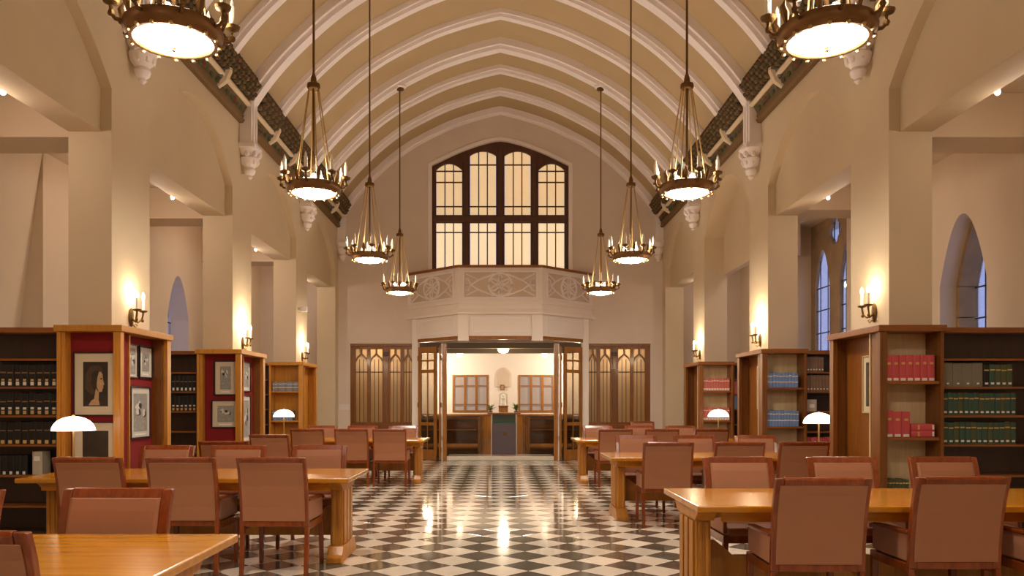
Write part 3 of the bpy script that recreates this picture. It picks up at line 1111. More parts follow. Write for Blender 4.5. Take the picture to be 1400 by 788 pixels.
TX = 2.75
TABLES = [(-1, 3.46, 'front left'), (-1, 7.39, 'middle left'), (-1, 14.28, 'far left'), (1, 5.57, 'front right'), (1, 9.93, 'middle right'), (1, 14.28, 'far right')]
LOOK = {'front left': 'honey oak library table cut off by the lower left corner', 'middle left': 'oak library table beside the portrait bookcase, with a lamp',
        'far left': 'oak library table before the left tracery screen', 'front right': 'large honey oak library table at the lower right, striped reflections on top',
        'middle right': 'oak library table beside the bookcase of blue volumes, second on the right', 'far right': 'oak library table before the right tracery screen'}
t0 = make_table()
for i, (s, yc, nm) in enumerate(TABLES):
    t = t0 if i == 0 else make_table(2.77, 0.06) if nm == 'front right' else copy_tree(t0)
    t.location = (s * (2.635 if nm == 'front right' else TX), yc, 0)
    t['label'] = LOOK[nm]
    t['group'] = 'library tables'


# ---- upholstered armchairs
def make_chair():
    t = thing('armchair', '', 'chair')
    prof = [(-0.235, 0.40), (-0.245, 0.56), (-0.27, 0.74), (-0.305, 0.88), (-0.34, 0.975)]     # (y, z) of the back stiles

    def stile(x, w=0.05, d=0.042):
        mb = MB()
        vs = []
        for yv, zv in prof:
            vs += [(x - w / 2, yv - d / 2, zv), (x + w / 2, yv - d / 2, zv), (x + w / 2, yv + d / 2, zv), (x - w / 2, yv + d / 2, zv)]
        f = [(3, 2, 1, 0)]
        n = len(prof)
        for i in range(n - 1):
            for k in range(4):
                k2 = (k + 1) % 4
                f.append((i * 4 + k, i * 4 + k2, i * 4 + 4 + k2, i * 4 + 4 + k))
        f.append(tuple((n - 1) * 4 + k for k in range(4)))
        return mb.add(vs, f)
    hw = 0.285
    for s in (-1, 1):
        stile(s * (hw - 0.025)).build('back_stile', 'mahogany', t, 0.006)
        MB().hexa([(s * (hw - .034), -0.25, 0), (s * hw, -0.25, 0), (s * hw, -0.285, 0), (s * (hw - .034), -0.285, 0)],
                  [(s * (hw - .034), -0.21, 0.40), (s * hw, -0.21, 0.40), (s * hw, -0.256, 0.40), (s * (hw - .034), -0.256, 0.40)]).build('leg', 'mahogany', t, 0.004)
        MB().hexa([(s * (hw - .032), 0.225, 0), (s * hw, 0.225, 0), (s * hw, 0.257, 0), (s * (hw - .032), 0.257, 0)],
                  [(s * (hw - .042), 0.215, 0.43), (s * hw, 0.215, 0.43), (s * hw, 0.26, 0.43), (s * (hw - .042), 0.26, 0.43)]).build('leg', 'mahogany', t, 0.004)
        MB().prism([(-0.215, 0.44), (0.235, 0.44), (0.235, 0.585), (0.20, 0.60), (-0.225, 0.61)], YZ, s * (hw - 0.036), s * (hw - 0.004)).build('arm_panel', 'fabric', t, 0.008)
        MB().prism([(-0.225, 0.608), (0.20, 0.598), (0.245, 0.58), (0.27, 0.585), (0.26, 0.605), (0.20, 0.622), (-0.225, 0.634)], YZ, s * (hw - 0.045), s * (hw + 0.006)).build('armrest', 'mahogany', t, 0.006)
        MB().box(s * (hw - 0.035), s * hw, -0.215, 0.22, 0.37, 0.43).build('seat_rail', 'mahogany', t, 0.004)
    top = [(-0.305, 0.930), (-0.345, 0.922), (-0.36, 0.962), (-0.352, 0.980), (-0.326, 0.980)]
    MB().prism([(-0.34 + (q[0] + 0.34), q[1]) for q in top], YZ, -hw + 0.05, hw - 0.05).build('top_rail', 'mahogany', t, 0.005)
    MB().box(-hw + 0.05, hw - 0.05, -0.258, -0.214, 0.40, 0.445).build('lower_rail', 'mahogany', t, 0.004)
    MB().box(-hw + 0.03, hw - 0.03, 0.222, 0.25, 0.37, 0.43).build('seat_rail', 'mahogany', t, 0.004)
    # padded back, follows the stiles
    vs, f = [], []
    pr = [(-0.238, 0.445), (-0.245, 0.56), (-0.27, 0.74), (-0.302, 0.87), (-0.324, 0.932)]
    wr, wf = hw - 0.026, hw - 0.05
    for yv, zv in pr:
        vs += [(-wr, yv - 0.028, zv), (wr, yv - 0.028, zv), (wr, yv - 0.0215, zv), (wf, yv - 0.0215, zv),
               (wf, yv + 0.026, zv), (wf * 0.93, yv + 0.036, zv), (-wf * 0.93, yv + 0.036, zv), (-wf, yv + 0.026, zv), (-wf, yv - 0.0215, zv), (-wr, yv - 0.0215, zv)]
    n, K = len(pr), 10
    f.append(tuple(reversed(range(K))))
    for i in range(n - 1):
        for k in range(K):
            k2 = (k + 1) % K
            f.append((i * K + k, i * K + k2, i * K + K + k2, i * K + K + k))
    f.append(tuple((n - 1) * K + k for k in range(K)))
    MB().add(vs, f).build('backrest', 'fabric', t, 0.003)
    MB().prism([(-0.20, 0.425), (0.255, 0.425), (0.265, 0.455), (0.25, 0.485), (0.0, 0.495), (-0.20, 0.48)], YZ, -hw + 0.038, hw - 0.038).build('seat', 'fabric', t, 0.012)
    return t


c0 = make_chair()
first = [True]


def put_chair(x, yc, far, label, jit=0.0):
    c = c0 if first[0] else copy_tree(c0)
    first[0] = False
    c.location = (x, yc, 0)
    c.rotation_euler = (0, 0, (pi if far else 0) + jit)
    c['label'] = label
    c['group'] = 'upholstered library armchairs'
    return c


NEARW = ['seen from behind', 'back turned to the aisle view']
ROWS = {
    'front left': dict(near=[(1.93, 3.13)], far=[(2.0, 3.83), (2.86, 3.80)]),
    'middle left': dict(near=[(1.86, 6.83), (2.62, 6.86), (3.38, 6.86)], far=[(1.89, 7.98), (2.72, 7.97), (3.47, 7.97)]),
    'far left': dict(near=[(1.86, 13.68), (2.50, 13.72), (3.24, 13.72)], far=[(1.85, 14.90), (2.62, 14.88), (3.4, 14.88)]),
    'front right': dict(near=[(1.93, 5.08), (2.80, 5.16), (3.53, 5.12)], far=[(1.95, 6.21), (2.80, 6.22), (3.66, 6.25)]),
    'middle right': dict(near=[(1.90, 9.29), (2.70, 9.32), (3.46, 9.38)], far=[(1.84, 10.50), (2.63, 10.50), (3.46, 10.50)]),
    'far right': dict(near=[(1.92, 13.62), (2.72, 13.68), (3.55, 13.68)], far=[(1.86, 14.90), (2.65, 14.88), (3.44, 14.88)]),
}
for s, yc, nm in TABLES:
    for side in ('near', 'far'):
        lst = ROWS[nm][side]
        for i, (x, cy) in enumerate(lst):
            pos = 'the only one' if len(lst) == 1 else ORD[i] + ' from the aisle'
            lab = ('brown armchair seen from behind at the %s table, %s' if side == 'near'
                   else 'brown armchair facing us across the %s table, %s') % (nm, pos)
            put_chair(s * x, cy, side == 'far', lab, random.uniform(-0.03, 0.03))
put_chair(-3.22, 9.55, False, 'lone brown armchair standing before the dark shelves behind the middle left table', 0.06)
put_chair(-3.16, 11.35, False, 'lone brown armchair between the two left groups, beside the bookcase of small pictures', -0.12)
put_chair(3.35, 18.3, True, 'brown armchair alone by the right tracery screen against the end wall', 0.1)

# ---- reading lamps on the tables
def make_lamp():
    t = thing('table_lamp', '', 'lamp', group='brass reading lamps')
    MB().lathe([(0.10, 0.0), (0.10, 0.012), (0.085, 0.022), (0.03, 0.03), (0.016, 0.05)], 18).build('base', 'brass', t)
    MB().tube([(0, 0, 0.03), (0, 0, 0.52)], 0.011, 10).build('stem', 'brass', t)
    prof = [(0.186, 0.395), (0.180, 0.425), (0.162, 0.458), (0.133, 0.488), (0.095, 0.510), (0.05, 0.523), (0.012, 0.527),
            (0.012, 0.523), (0.05, 0.519), (0.093, 0.506), (0.130, 0.484), (0.158, 0.455), (0.176, 0.424), (0.182, 0.395), (0.186, 0.395)]
    MB().lathe(prof, 28).build('shade', 'shade', t)
    MB().lathe([(0.012, 0.527), (0.016, 0.535), (0.0001, 0.548)], 10).build('finial', 'brass', t)
    light('lamp_glow', 'POINT', (0, 0, 0.40), 2.5, WARM, 0.05, parent=t)
    return t


l0 = make_lamp()
for i, (x, yc, lab) in enumerate([(-3.96, 7.39, 'lit white dome reading lamp before the large framed portrait'),
                                  (-3.88, 14.28, 'lit white dome reading lamp on the far left table before the grey books'),
                                  (3.97, 9.93, 'lit white dome reading lamp on the middle right table beside blue books'),
                                  (3.91, 14.28, 'lit white dome reading lamp on the far right table before red books')]):
    l = l0 if i == 0 else copy_tree(l0)
    l.location = (x, yc, 0.7705)
    l['label'] = lab


# ---- chandeliers
def make_chandelier():
    t = thing('chandelier', '', 'chandelier', group='brass crown chandeliers')
    # z relative to the bowl (world 3.70)
    MB().tube([(0, 0, 0.20), (0, 0, 4.19)], 0.013, 8).build('stem', 'dark_brass', t)
    MB().lathe([(0.065, 1.16), (0.075, 1.18), (0.07, 1.215), (0.035, 1.23), (0.03, 1.28), (0.014, 1.33)], 14).build('hub', 'dark_brass', t)
    MB().lathe([(0.02, 4.13), (0.085, 4.15), (0.085, 4.18), (0.02, 4.19)], 14).build('ceiling_cup', 'dark_brass', t)
    MB().lathe([(0.09, 4.18), (0.125, 4.20), (0.125, 4.26), (0.09, 4.36)], 16).build('ceiling_rose', 'rib', t)
    MB().lathe([(0.001, -0.035), (0.08, -0.030), (0.16, -0.016), (0.205, 0.004), (0.228, 0.02), (0.225, 0.03), (0.001, 0.03)], 32).build('glass_bowl', 'bowl', t)
    MB().lathe([(0.0005, -0.062), (0.016, -0.05), (0.01, -0.04), (0.022, -0.032), (0.001, -0.028)], 10).build('finial', 'brass', t)
    MB().lathe([(0.228, 0.020), (0.24, 0.006), (0.262, 0.006), (0.285, 0.03), (0.30, 0.065), (0.295, 0.10), (0.265, 0.115), (0.255, 0.10), (0.24, 0.05), (0.228, 0.020)], 32).build('ring', 'copper', t)
    for k in range(16):
        a = 2 * pi * (k + 0.5) / 16
        MB().ball((0.275 * cos(a), 0.275 * sin(a), 0.006), 0.015, 6, 4).build('bead', 'brass', t)
    for k in range(6):
        a = 2 * pi * k / 6 + pi / 6
        pts = [(0.215 * cos(a), 0.215 * sin(a), 0.10), (0.185 * cos(a), 0.185 * sin(a), 0.32), (0.055 * cos(a), 0.055 * sin(a), 1.17)]
        MB().tube(pts, 0.007, 6).build('chain_rod', 'brass', t)
    for k in range(8):
        a = 2 * pi * k / 8 + pi / 8
        ca, sa = cos(a), sin(a)
        R = 0.355
        m = MB()
        m.tube([(0.285 * ca, 0.285 * sa, 0.07), (0.33 * ca, 0.33 * sa, 0.075), (R * ca, R * sa, 0.10), (R * ca, R * sa, 0.155)], 0.013, 6)
        m.lathe([(0.012, 0.15), (0.045, 0.165), (0.052, 0.185), (0.03, 0.19), (0.022, 0.20)], 10, (R * ca, R * sa, 0))
        m.ball((R * ca, R * sa, 0.105), 0.022, 6, 4)
        ar = m.build('candle_arm', 'dark_brass', t)
        MB().tube([(R * ca, R * sa, 0.19), (R * ca, R * sa, 0.315)], 0.019, 8).build('candle', 'candle', ar)
        MB().lathe([(0.008, 0.315), (0.013, 0.33), (0.009, 0.35), (0.0005, 0.372)], 8, (R * ca, R * sa, 0)).build('candle_tip', 'candle', ar)
        # leaf finial between two candles
        b = a + pi / 8
        cb, sb = cos(b), sin(b)
        MB().tube([(0.29 * cb, 0.29 * sb, 0.09), (0.30 * cb, 0.30 * sb, 0.15), (0.315 * cb, 0.315 * sb, 0.19), (0.30 * cb, 0.30 * sb, 0.235)], [0.012, 0.026, 0.020, 0.003], 6).build('crown_leaf', 'dark_brass', t)
    MB().lathe([(0.05, 0.06), (0.15, 0.075), (0.155, 0.10), (0.09, 0.125), (0.05, 0.13)], 20).build('inner_tray', 'brass', t)
    for k in range(3):
        a = 2 * pi * k / 3 + 0.4
        MB().ball((0.1 * cos(a), 0.1 * sin(a), 0.165), 0.034, 10, 6, (1, 1, 1.25)).build('bulb', 'bulb', t)
    light('chandelier_bulbs', 'POINT', (0, 0, 0.33), UP_POWER, WARM, 0.12, parent=t)
    return t


ch0 = make_chandelier()
chy = [5.0, 8.75, 12.5, 16.25, 1.25]  # last pair is out of view, added to light the front chairs
CHL = {5.0: 'huge brass crown chandelier cut by the top edge, %s side', 8.75: 'brass crown chandelier second from the front, hanging on the %s',
       12.5: 'brass crown chandelier third from the front, hanging on the %s', 16.25: 'smallest brass crown chandelier, beside the balcony on the %s',
       1.25: 'unseen brass crown chandelier added to light the front chairs, on the %s'}
i = 0
for yv in chy:
    for s in (-1, 1):
        c = ch0 if i == 0 else copy_tree(ch0)
        i += 1
        c.location = (s * 2.05, yv, {1.25: 3.685, 5.0: 3.685, 8.75: 3.71, 12.5: 3.65, 16.25: 3.65}[yv])
        c.rotation_euler = (0, 0, 0.13 * i)
        c['label'] = CHL[yv] % SIDE[s]


# ---- candle sconces on the piers
def make_sconce():
    t = thing('wall_sconce', '', 'sconce', group='candle sconces on the piers')
    # mounted on a wall plane x = 0, reaching to -x (into the nave)
    MB().lathe([(0.0005, -0.13), (0.02, -0.12), (0.05, -0.07), (0.056, 0.0), (0.04, 0.06), (0.0005, 0.085)], 10, (-0.01, 0, 0), True, 0.3, 1.0).build('backplate', 'dark_brass', t)
    for q in (-1, 1):
        yq = q * 0.075
        m = MB()
        m.tube([(-0.02, 0, -0.04), (-0.07, yq * 0.4, -0.075), (-0.095, yq * 0.9, -0.04), (-0.105, yq, 0.02), (-0.105, yq, 0.04)], 0.011, 6)
        m.lathe([(0.01, 0.035), (0.042, 0.045), (0.046, 0.058), (0.02, 0.063)], 10, (-0.105, yq, 0))
        m.ball((-0.10, yq * 0.95, -0.055), 0.018, 6, 4)
        ar = m.build('candle_arm', 'dark_brass', t)
        MB().tube([(-0.105, yq, 0.06), (-0.105, yq, 0.185)], 0.0145, 8).build('candle', 'candle', ar)
        MB().lathe([(0.009, 0.185), (0.020, 0.205), (0.018, 0.225), (0.0005, 0.262)], 8, (-0.105, yq, 0)).build('bulb', 'bulb', ar)
    MB().tube([(-0.02, 0, -0.1), (-0.06, 0, -0.135), (-0.075, 0, -0.11), (-0.05, 0, -0.095)], 0.008, 6).build('scroll', 'brass', t)
    light('sconce_glow', 'POINT', (-0.14, 0, 0.24), SCONCE_POWER, (1.0, 0.76, 0.48), 0.05, parent=t)
    return t


s0 = make_sconce()
i = 0
for s in (-1, 1):
    for yv, nm in ((8.72, 'nearest'), (12.5, 'second'), (16.25, 'third')):
        o = s0 if i == 0 else copy_tree(s0)
        i += 1
        o.location = (s * (NX - 0.002), yv - (0.11 if s > 0 else 0.0), 2.42 if s > 0 else 2.38)
        o.rotation_euler = (0, 0, 0 if s > 0 else pi)
        for ch in o.children:
            if ch.type == 'LIGHT':
                ch.data = ch.data.copy()
                ch.data.energy = SCONCE_POWER * {'nearest': 0.3, 'second': 1.8, 'third': 1.0}[nm]
        o['label'] = 'two-candle brass wall sconce on the %s %s pier' % (nm, SIDE[s])

# ---- small spots on the lintels and cove light of the aisles
i = 0
for s in (-1, 1):
    for k in range(1, 6):
        yv = (PC[k] + PC[k + 1]) / 2 + 0.4
        o = thing('spot_light', 'tiny lit spotlight above the lintel of the %s %s bay' % (ORD[k], SIDE[s]), 'spotlight', (s * 4.53, yv, 4.315), 0, 'lintel spotlights')
        MB().lathe([(0.02, 0.0), (0.035, 0.01), (0.035, 0.055), (0.02, 0.06)], 10).build('housing', 'white_plastic', o, loc=(0, 0, -0.06))
        MB().box(-s * 0.04, 0.0, -0.012, 0.012, -0.05, -0.02).build('mounting_bracket', 'white_plastic', o)
        MB().ball((s * 0.0, -0.02, -0.065), 0.024, 8, 5).build('lens', 'lens', o)
        light('spot_glow', 'POINT', (s * 0.22, -0.05, -0.16), AISLE_POWER * (1.0 if s < 0 else 0.6), (1.0, 0.80, 0.64), 0.06, parent=o)

# ---- bookcases round the piers
HT = 2.20
XI, XO = 3.79, 4.43
LEN = 1.22


def bookcase(s, Y, front, nave, label):
    """L-shaped case: front unit faces the camera, end unit faces the nave"""
    t = thing('bookcase', label, 'bookcase', group='pier bookcases')
    trim = 'golden' if s < 0 else 'walnut'
    body = 'golden' if s < 0 else 'walnut'
    X = lambda x: s * x
    fd = 0.31
    pw = 0.075

    def box(nm, mt, x0, x1, y0, y1, z0, z1, bev=0.004):
        return MB().box(X(x0), X(x1), y0, y1, z0, z1).build(nm, mt, t, bev)
    # plinth and top as L outlines
    Lp = lambda g: [(X(XI - g), Y - g), (X(XO + g), Y - g), (X(XO + g), Y + fd), (X(4.03), Y + fd), (X(4.03), Y + LEN + g), (X(XI - g), Y + LEN + g)]
    MB().prism(Lp(0.015), XY, 0.0, 0.12).build('plinth', trim, t, 0.006)
    MB().prism(Lp(0.022), XY, HT - 0.065, HT).build('top', trim if s < 0 else 'walnut_x', t, 0.008)
    z0, z1 = 0.12, HT - 0.065
    # corner post, front right post, rear post
    box('corner_post', trim, XI, XI + pw, Y, Y + pw, z0, z1)
    box('side_panel', trim, XO - 0.035, XO, Y, Y + fd, z0, z1)
    box('end_post', trim, XI, XI + 0.05, Y + LEN - 0.10, Y + LEN, z0, z1)
    box('end_panel', trim, XI + 0.05, 4.03, Y + LEN - 0.035, Y + LEN, z0, z1)
    box('partition', trim, XI + pw - 0.02, 4.03, Y + fd, Y + fd + 0.02, z0, z1)
    if front == 'shelves':
        box('back_panel', 'light_back' if s > 0 else 'golden', XI + 0.03, XO - 0.035, Y + fd - 0.03, Y + fd - 0.008, z0, z1)
        box('inner_side', 'walnut', XI + 0.04, XI + 0.055, Y + pw, Y + fd - 0.03, z0, z1)
        for z in (1.64, 1.075, 0.51):
            box('shelf', 'walnut_x' if s > 0 else 'golden', XI + 0.055, XO - 0.035, Y + 0.02, Y + fd - 0.03, z - 0.03, z, 0.003)
    else:
        box('felt_panel', 'felt', XI + 0.055, XO - 0.035, Y + 0.13, Y + 0.15, z0, z1)
        box('inner_post', trim, XO - 0.075, XO - 0.035, Y + 0.02, Y + 0.13, z0, z1)
    fx = XI + 0.17
    box('nave_panel', 'felt' if nave == 'felt' else 'walnut' if s > 0 else 'golden', fx, fx + 0.02, Y + fd + 0.02, Y + LEN - 0.035, z0, z1)
    if nave == 'felt':
        box('reveal', 'walnut', XI + 0.05, fx, Y + LEN - 0.12, Y + LEN - 0.10, z0, z1)
        box('felt_return', 'felt', XI + pw, fx, Y + 0.15, Y + fd, z0, z1)
    return t


bookcase(-1, 7.95, 'felt', 'felt', 'oak bookcase end lined in red felt holding the large portrait, nearest left pier')
bookcase(-1, 11.62, 'felt', 'felt', 'oak bookcase end in red felt with two small framed pictures, second left pier')
bookcase(-1, 15.25, 'shelves', 'wood', 'golden oak bookcase with grey blue books at the third left pier')
bookcase(1, 7.95, 'shelves', 'wood', 'walnut bookcase with seven red volumes at the nearest right pier')
bookcase(1, 11.52, 'shelves', 'wood', 'walnut bookcase with two rows of blue volumes at the second right pier')
bookcase(1, 15.15, 'shelves', 'wood', 'walnut bookcase with rows of rose red volumes at the third right pier')

EX0, EX1 = 4.455, 5.95
EZ = [1.87, 1.585, 1.295, 1.0, 0.69, 0.38, 0.12]


def wall_shelf(s, Y, label, x1=EX1):
    t = thing('open_bookcase', label, 'bookcase', group='bookcases across the aisles')
    X = lambda x: s * x
    d = 0.235
    w1, w2 = ('shade_dark_walnut', 'shade_dark_walnut') if s < 0 else ('walnut', 'shade_dark_walnut')
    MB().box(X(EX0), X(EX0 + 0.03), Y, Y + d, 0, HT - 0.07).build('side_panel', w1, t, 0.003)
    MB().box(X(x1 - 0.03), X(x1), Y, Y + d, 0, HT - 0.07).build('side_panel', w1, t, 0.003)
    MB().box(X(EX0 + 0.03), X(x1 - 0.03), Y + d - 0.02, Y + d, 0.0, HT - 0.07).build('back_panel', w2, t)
    MB().box(X(EX0), X(x1), Y - 0.015, Y + d, HT - 0.07, HT - 0.015).build('top', 'walnut_x', t, 0.005)
    MB().box(X(EX0 + 0.03), X(x1 - 0.03), Y + 0.01, Y + d - 0.02, 0, 0.12).build('plinth', w1, t)
    for z in EZ[:-1]:
        MB().box(X(EX0 + 0.03), X(x1 - 0.03), Y + 0.005, Y + d - 0.02, z - 0.022, z).build('shelf', 'walnut_x', t, 0.002)
    return t


wall_shelf(-1, 8.055, 'dark bookcase of black label-spined volumes beyond the large portrait')
wall_shelf(-1, 11.74, 'dark bookcase in shadow between the two red felt ends', 5.9)
wall_shelf(-1, 15.37, 'narrow dark bookcase behind the second left pier case', 5.9)
wall_shelf(1, 8.055, 'walnut bookcase of green volumes at the right edge')
wall_shelf(1, 11.64, 'walnut bookcase of brown volumes behind the white dome lamp', 5.9)
wall_shelf(1, 15.27, 'walnut bookcase half hidden beside the rose red volumes', 5.9)


# ---- books
def book(mat, x, yb, z, w, h, d, label, group, labels=(), lying=False, cat='book'):
    """spine faces -Y at y = yb; x centre"""
    r = 0.006
    hw = w / 2
    pl = [(-hw, d), (-hw, 0.006), (-hw * 0.6, 0.001), (0, 0), (hw * 0.6, 0.001), (hw, 0.006), (hw, d)]
    if not lying:
        o = MB().prism(pl, XY, 0, h).build('book', mat)
    else:
        pl = [(d, 0), (0.006, 0), (0.001, w * 0.2), (0, w / 2), (0.001, w * 0.8), (0.006, w), (d, w)]
        o = MB().prism(pl, lambda u, v, t: (t, u, v), -h / 2, h / 2).build('book', mat)
    o.location = (x, yb, z + 0.0008)
    tag(o, label, cat, group)
    for fz, fh, fw, lm in labels:
        if not lying:
            MB().box(-hw * fw, hw * fw, -0.0025, 0.004, h * fz, h * (fz + fh)).build('spine_label', lm, o)
        else:
            MB().box(-h / 2 + h * fz, -h / 2 + h * (fz + fh), -0.0025, 0.004, w * 0.15, w * 0.85).build('spine_label', lm, o)
    return o


RL = [(0.02, 0.10, 0.7, 'label'), (0.64, 0.09, 0.45, 'gold_label')]
GL = [(0.10, 0.09, 0.55, 'label'), (0.72, 0.06, 0.8, 'gold_label')]
DL = [(0.06, 0.11, 0.6, 'label'), (0.7, 0.05, 0.8, 'gold_label')]


def row(s, Y, z, xa, xb, n, mat, h, d, fmt, group, labels, jitter=0.006, mats=None, gap=0.002, hs=None):
    """n books from the aisle outwards"""
    w = (xb - xa) / n
    for i in range(n):
        m = mats[i % len(mats)] if mats else mat
        hh = h + random.uniform(-jitter, jitter)
        book(m, s * (xa + w * (i + 0.5)), Y + random.uniform(0, 0.006), z, w - gap, hh, d, fmt % ORD[i], group, labels)


Yf = 7.95 + 0.05
row(1, Yf, 1.64, XI + 0.08, XO - 0.06, 7, 'red_book', 0.262, 0.19, 'red volume, %s from the aisle on the upper shelf of the nearest right bookcase', 'seven red volumes', RL)
row(1, Yf, 1.075, XI + 0.08, XI + 0.33, 3, 'red_book', 0.262, 0.19, 'upright red volume, %s from the aisle on the middle shelf of the nearest right bookcase', 'red volumes on the middle shelf', RL)
for i in range(2):
    book('red_book', XI + 0.455, Yf, 1.075 + i * 0.068, 0.065, 0.235, 0.18, 'red volume lying flat beside the upright ones, %s of the pair' % ('lower' if i == 0 else 'upper'),
         'red volumes lying flat', [(0.9, 0.08, 1, 'label'), (0.28, 0.08, 1, 'gold_label')], True)
row(1, Yf, 0.51, XI + 0.08, XI + 0.32, 7, 'olive_book', 0.14, 0.16, 'small dark green volume, %s in the low row of the nearest right bookcase', 'small dark volumes low down', [(0.7, 0.08, 0.8, 'gold_label')])
Ye = 8.055 + 0.025
row(1, Ye, 1.585, 4.49, 4.90, 4, 'grey_book', 0.235, 0.16, 'thick grey volume, %s in the top row of the green book shelves', 'thick grey volumes', [(0.10, 0.07, 0.22, 'label')])
row(1, Ye, 1.585, 4.905, 5.20, 5, 'green_book', 0.225, 0.16, 'dark green volume, %s beside the thick grey ones', 'green volumes, top row', GL, mats=['black_book', 'green_book', 'olive_book', 'olive_book', 'olive_book'])
row(1, Ye, 1.295, 4.49, 5.235, 14, 'green_book', 0.225, 0.16, 'green bound volume, %s along the second row of the right edge bookcase', 'green volumes, second row', GL, mats=['green_book', 'green_book', 'green_book', 'olive_book'])
row(1, Ye, 1.0, 4.49, 5.235, 13, 'green_book', 0.225, 0.16, 'green bound volume, %s along the third row of the right edge bookcase', 'green volumes, third row', GL, mats=['green_book', 'green_book', 'olive_book'])
BL = [(0.35, 0.05, 0.9, 'label'), (0.75, 0.05, 0.9, 'label')]
Yf = 11.52 + 0.05
row(1, Yf, 1.64, XI + 0.08, XO - 0.10, 10, 'blue_book', 0.215, 0.18, 'blue volume, %s on the upper shelf of the second right bookcase', 'blue volumes, upper row', BL, mats=['slate_book'] + ['blue_book'] * 9)
row(1, Yf, 1.075, XI + 0.08, XO - 0.09, 11, 'blue_book', 0.23, 0.18, 'blue volume, %s on the middle shelf of the second right bookcase', 'blue volumes, middle row', BL)
Ye = 11.64 + 0.025
row(1, Ye, 1.87, 4.49, 4.74, 6, 'brown_book', 0.22, 0.16, 'brown volume, %s in the top row behind the second right pier', 'brown volumes, top row', [(0.12, 0.08, 0.5, 'label')])
row(1, Ye, 1.585, 4.49, 4.86, 8, 'brown_book', 0.235, 0.16, 'brown volume, %s in the second row behind the second right pier', 'brown volumes, second row', [(0.12, 0.06, 0.5, 'label')])
book('cream_book', 4.565, Ye, 1.295, 0.14, 0.17, 0.16, 'pale box file on the third shelf behind the white dome lamp', 'box files', [(0.3, 0.3, 0.5, 'label')], cat='box file')
row(1, Ye, 0.69, 4.49, 4.86, 7, 'red_book', 0.22, 0.16, 'dull red volume, %s in the row under the pale box file', 'dull red volumes', [(0.05, 0.07, 0.6, 'label')])
Yf = 15.15 + 0.05
RR = [(0.05, 0.16, 0.85, 'label'), (0.75, 0.06, 0.9, 'label')]
row(1, Yf, 1.64, XI + 0.08, XO - 0.05, 10, 'rose_book', 0.245, 0.18, 'rose red volume, %s on the upper shelf of the third right bookcase', 'rose volumes, upper row', RR)
row(1, Yf, 1.075, XI + 0.08, XO - 0.05, 10, 'rose_book', 0.245, 0.18, 'rose red volume, %s on the middle shelf of the third right bookcase', 'rose volumes, middle row', RR)
Ye = 15.27 + 0.025
row(1, Ye, 1.585, 4.49, 4.58, 3, 'rose_book', 0.24, 0.16, 'red volume, %s on the hidden shelf past the third right bookcase', 'red volumes past the third case', [])
row(1, Ye, 1.295, 4.49, 4.58, 2, 'blue_book', 0.26, 0.16, 'light blue volume, %s under the red ones past the third right bookcase', 'blue volumes past the third case', [])
Yf = 15.25 + 0.05
row(-1, Yf, 1.64, XI + 0.08, XO - 0.05, 11, 'slate_book', 0.175, 0.17, 'grey blue volume, %s on the upper shelf of the third left bookcase', 'grey blue volumes, upper row', BL, mats=['slate_book', 'slate_book', 'grey_book'])
row(-1, Yf, 1.075, XI + 0.20, XO - 0.05, 9, 'slate_book', 0.19, 0.17, 'grey blue volume, %s on the lower shelf of the third left bookcase', 'grey blue volumes, lower row', BL, mats=['slate_book', 'blue_book'])
# left shelves of black volumes
Ye = 8.055 + 0.025
row(-1, Ye, 1.585, 4.49, 5.16, 9, 'black_book', 0.225, 0.16, 'black volume with white label, %s in the upper row beyond the portrait', 'black volumes, upper row', [(0.06, 0.17, 0.45, 'label'), (0.27, 0.08, 0.4, 'gold_label'), (0.6, 0.06, 0.75, 'brown_book')])
row(-1, Ye, 1.295, 4.49, 5.16, 9, 'black_book', 0.225, 0.16, 'black volume with gold label, %s in the second row beyond the portrait', 'black volumes, second row', [(0.05, 0.16, 0.45, 'gold_label'), (0.26, 0.1, 0.45, 'label'), (0.6, 0.05, 0.75, 'brown_book')])
row(-1, Ye, 1.0, 4.49, 5.16, 9, 'black_book', 0.225, 0.16, 'black volume with yellowed label, %s in the third row beyond the portrait', 'black volumes, third row', [(0.03, 0.16, 0.5, 'gold_label'), (0.6, 0.05, 0.75, 'brown_book')])
row(-1, Ye, 0.69, 4.80, 5.20, 6, 'black_book', 0.20, 0.16, 'black volume with white foot label, %s in the low row beyond the portrait', 'black volumes, low row', [(0.02, 0.16, 0.4, 'label')])
book('cream_book', -4.70, Ye, 0.69, 0.10, 0.235, 0.16, 'cream folder standing alone among black volumes on the low left shelf', 'box files', [(0.6, 0.2, 0.6, 'label')], cat='folder')
Ye = 11.74 + 0.025
row(-1, Ye, 1.585, 4.49, 4.86, 6, 'black_book', 0.235, 0.16, 'black volume, %s in the upper row between the red felt ends', 'shadowed black volumes, upper row', [(0.06, 0.18, 0.45, 'label'), (0.6, 0.06, 0.75, 'brown_book')])
row(-1, Ye, 1.295, 4.49, 4.86, 6, 'black_book', 0.225, 0.16, 'black volume, %s in the second row between the red felt ends', 'shadowed black volumes, second row', [(0.05, 0.16, 0.5, 'gold_label'), (0.3, 0.1, 0.5, 'label')])


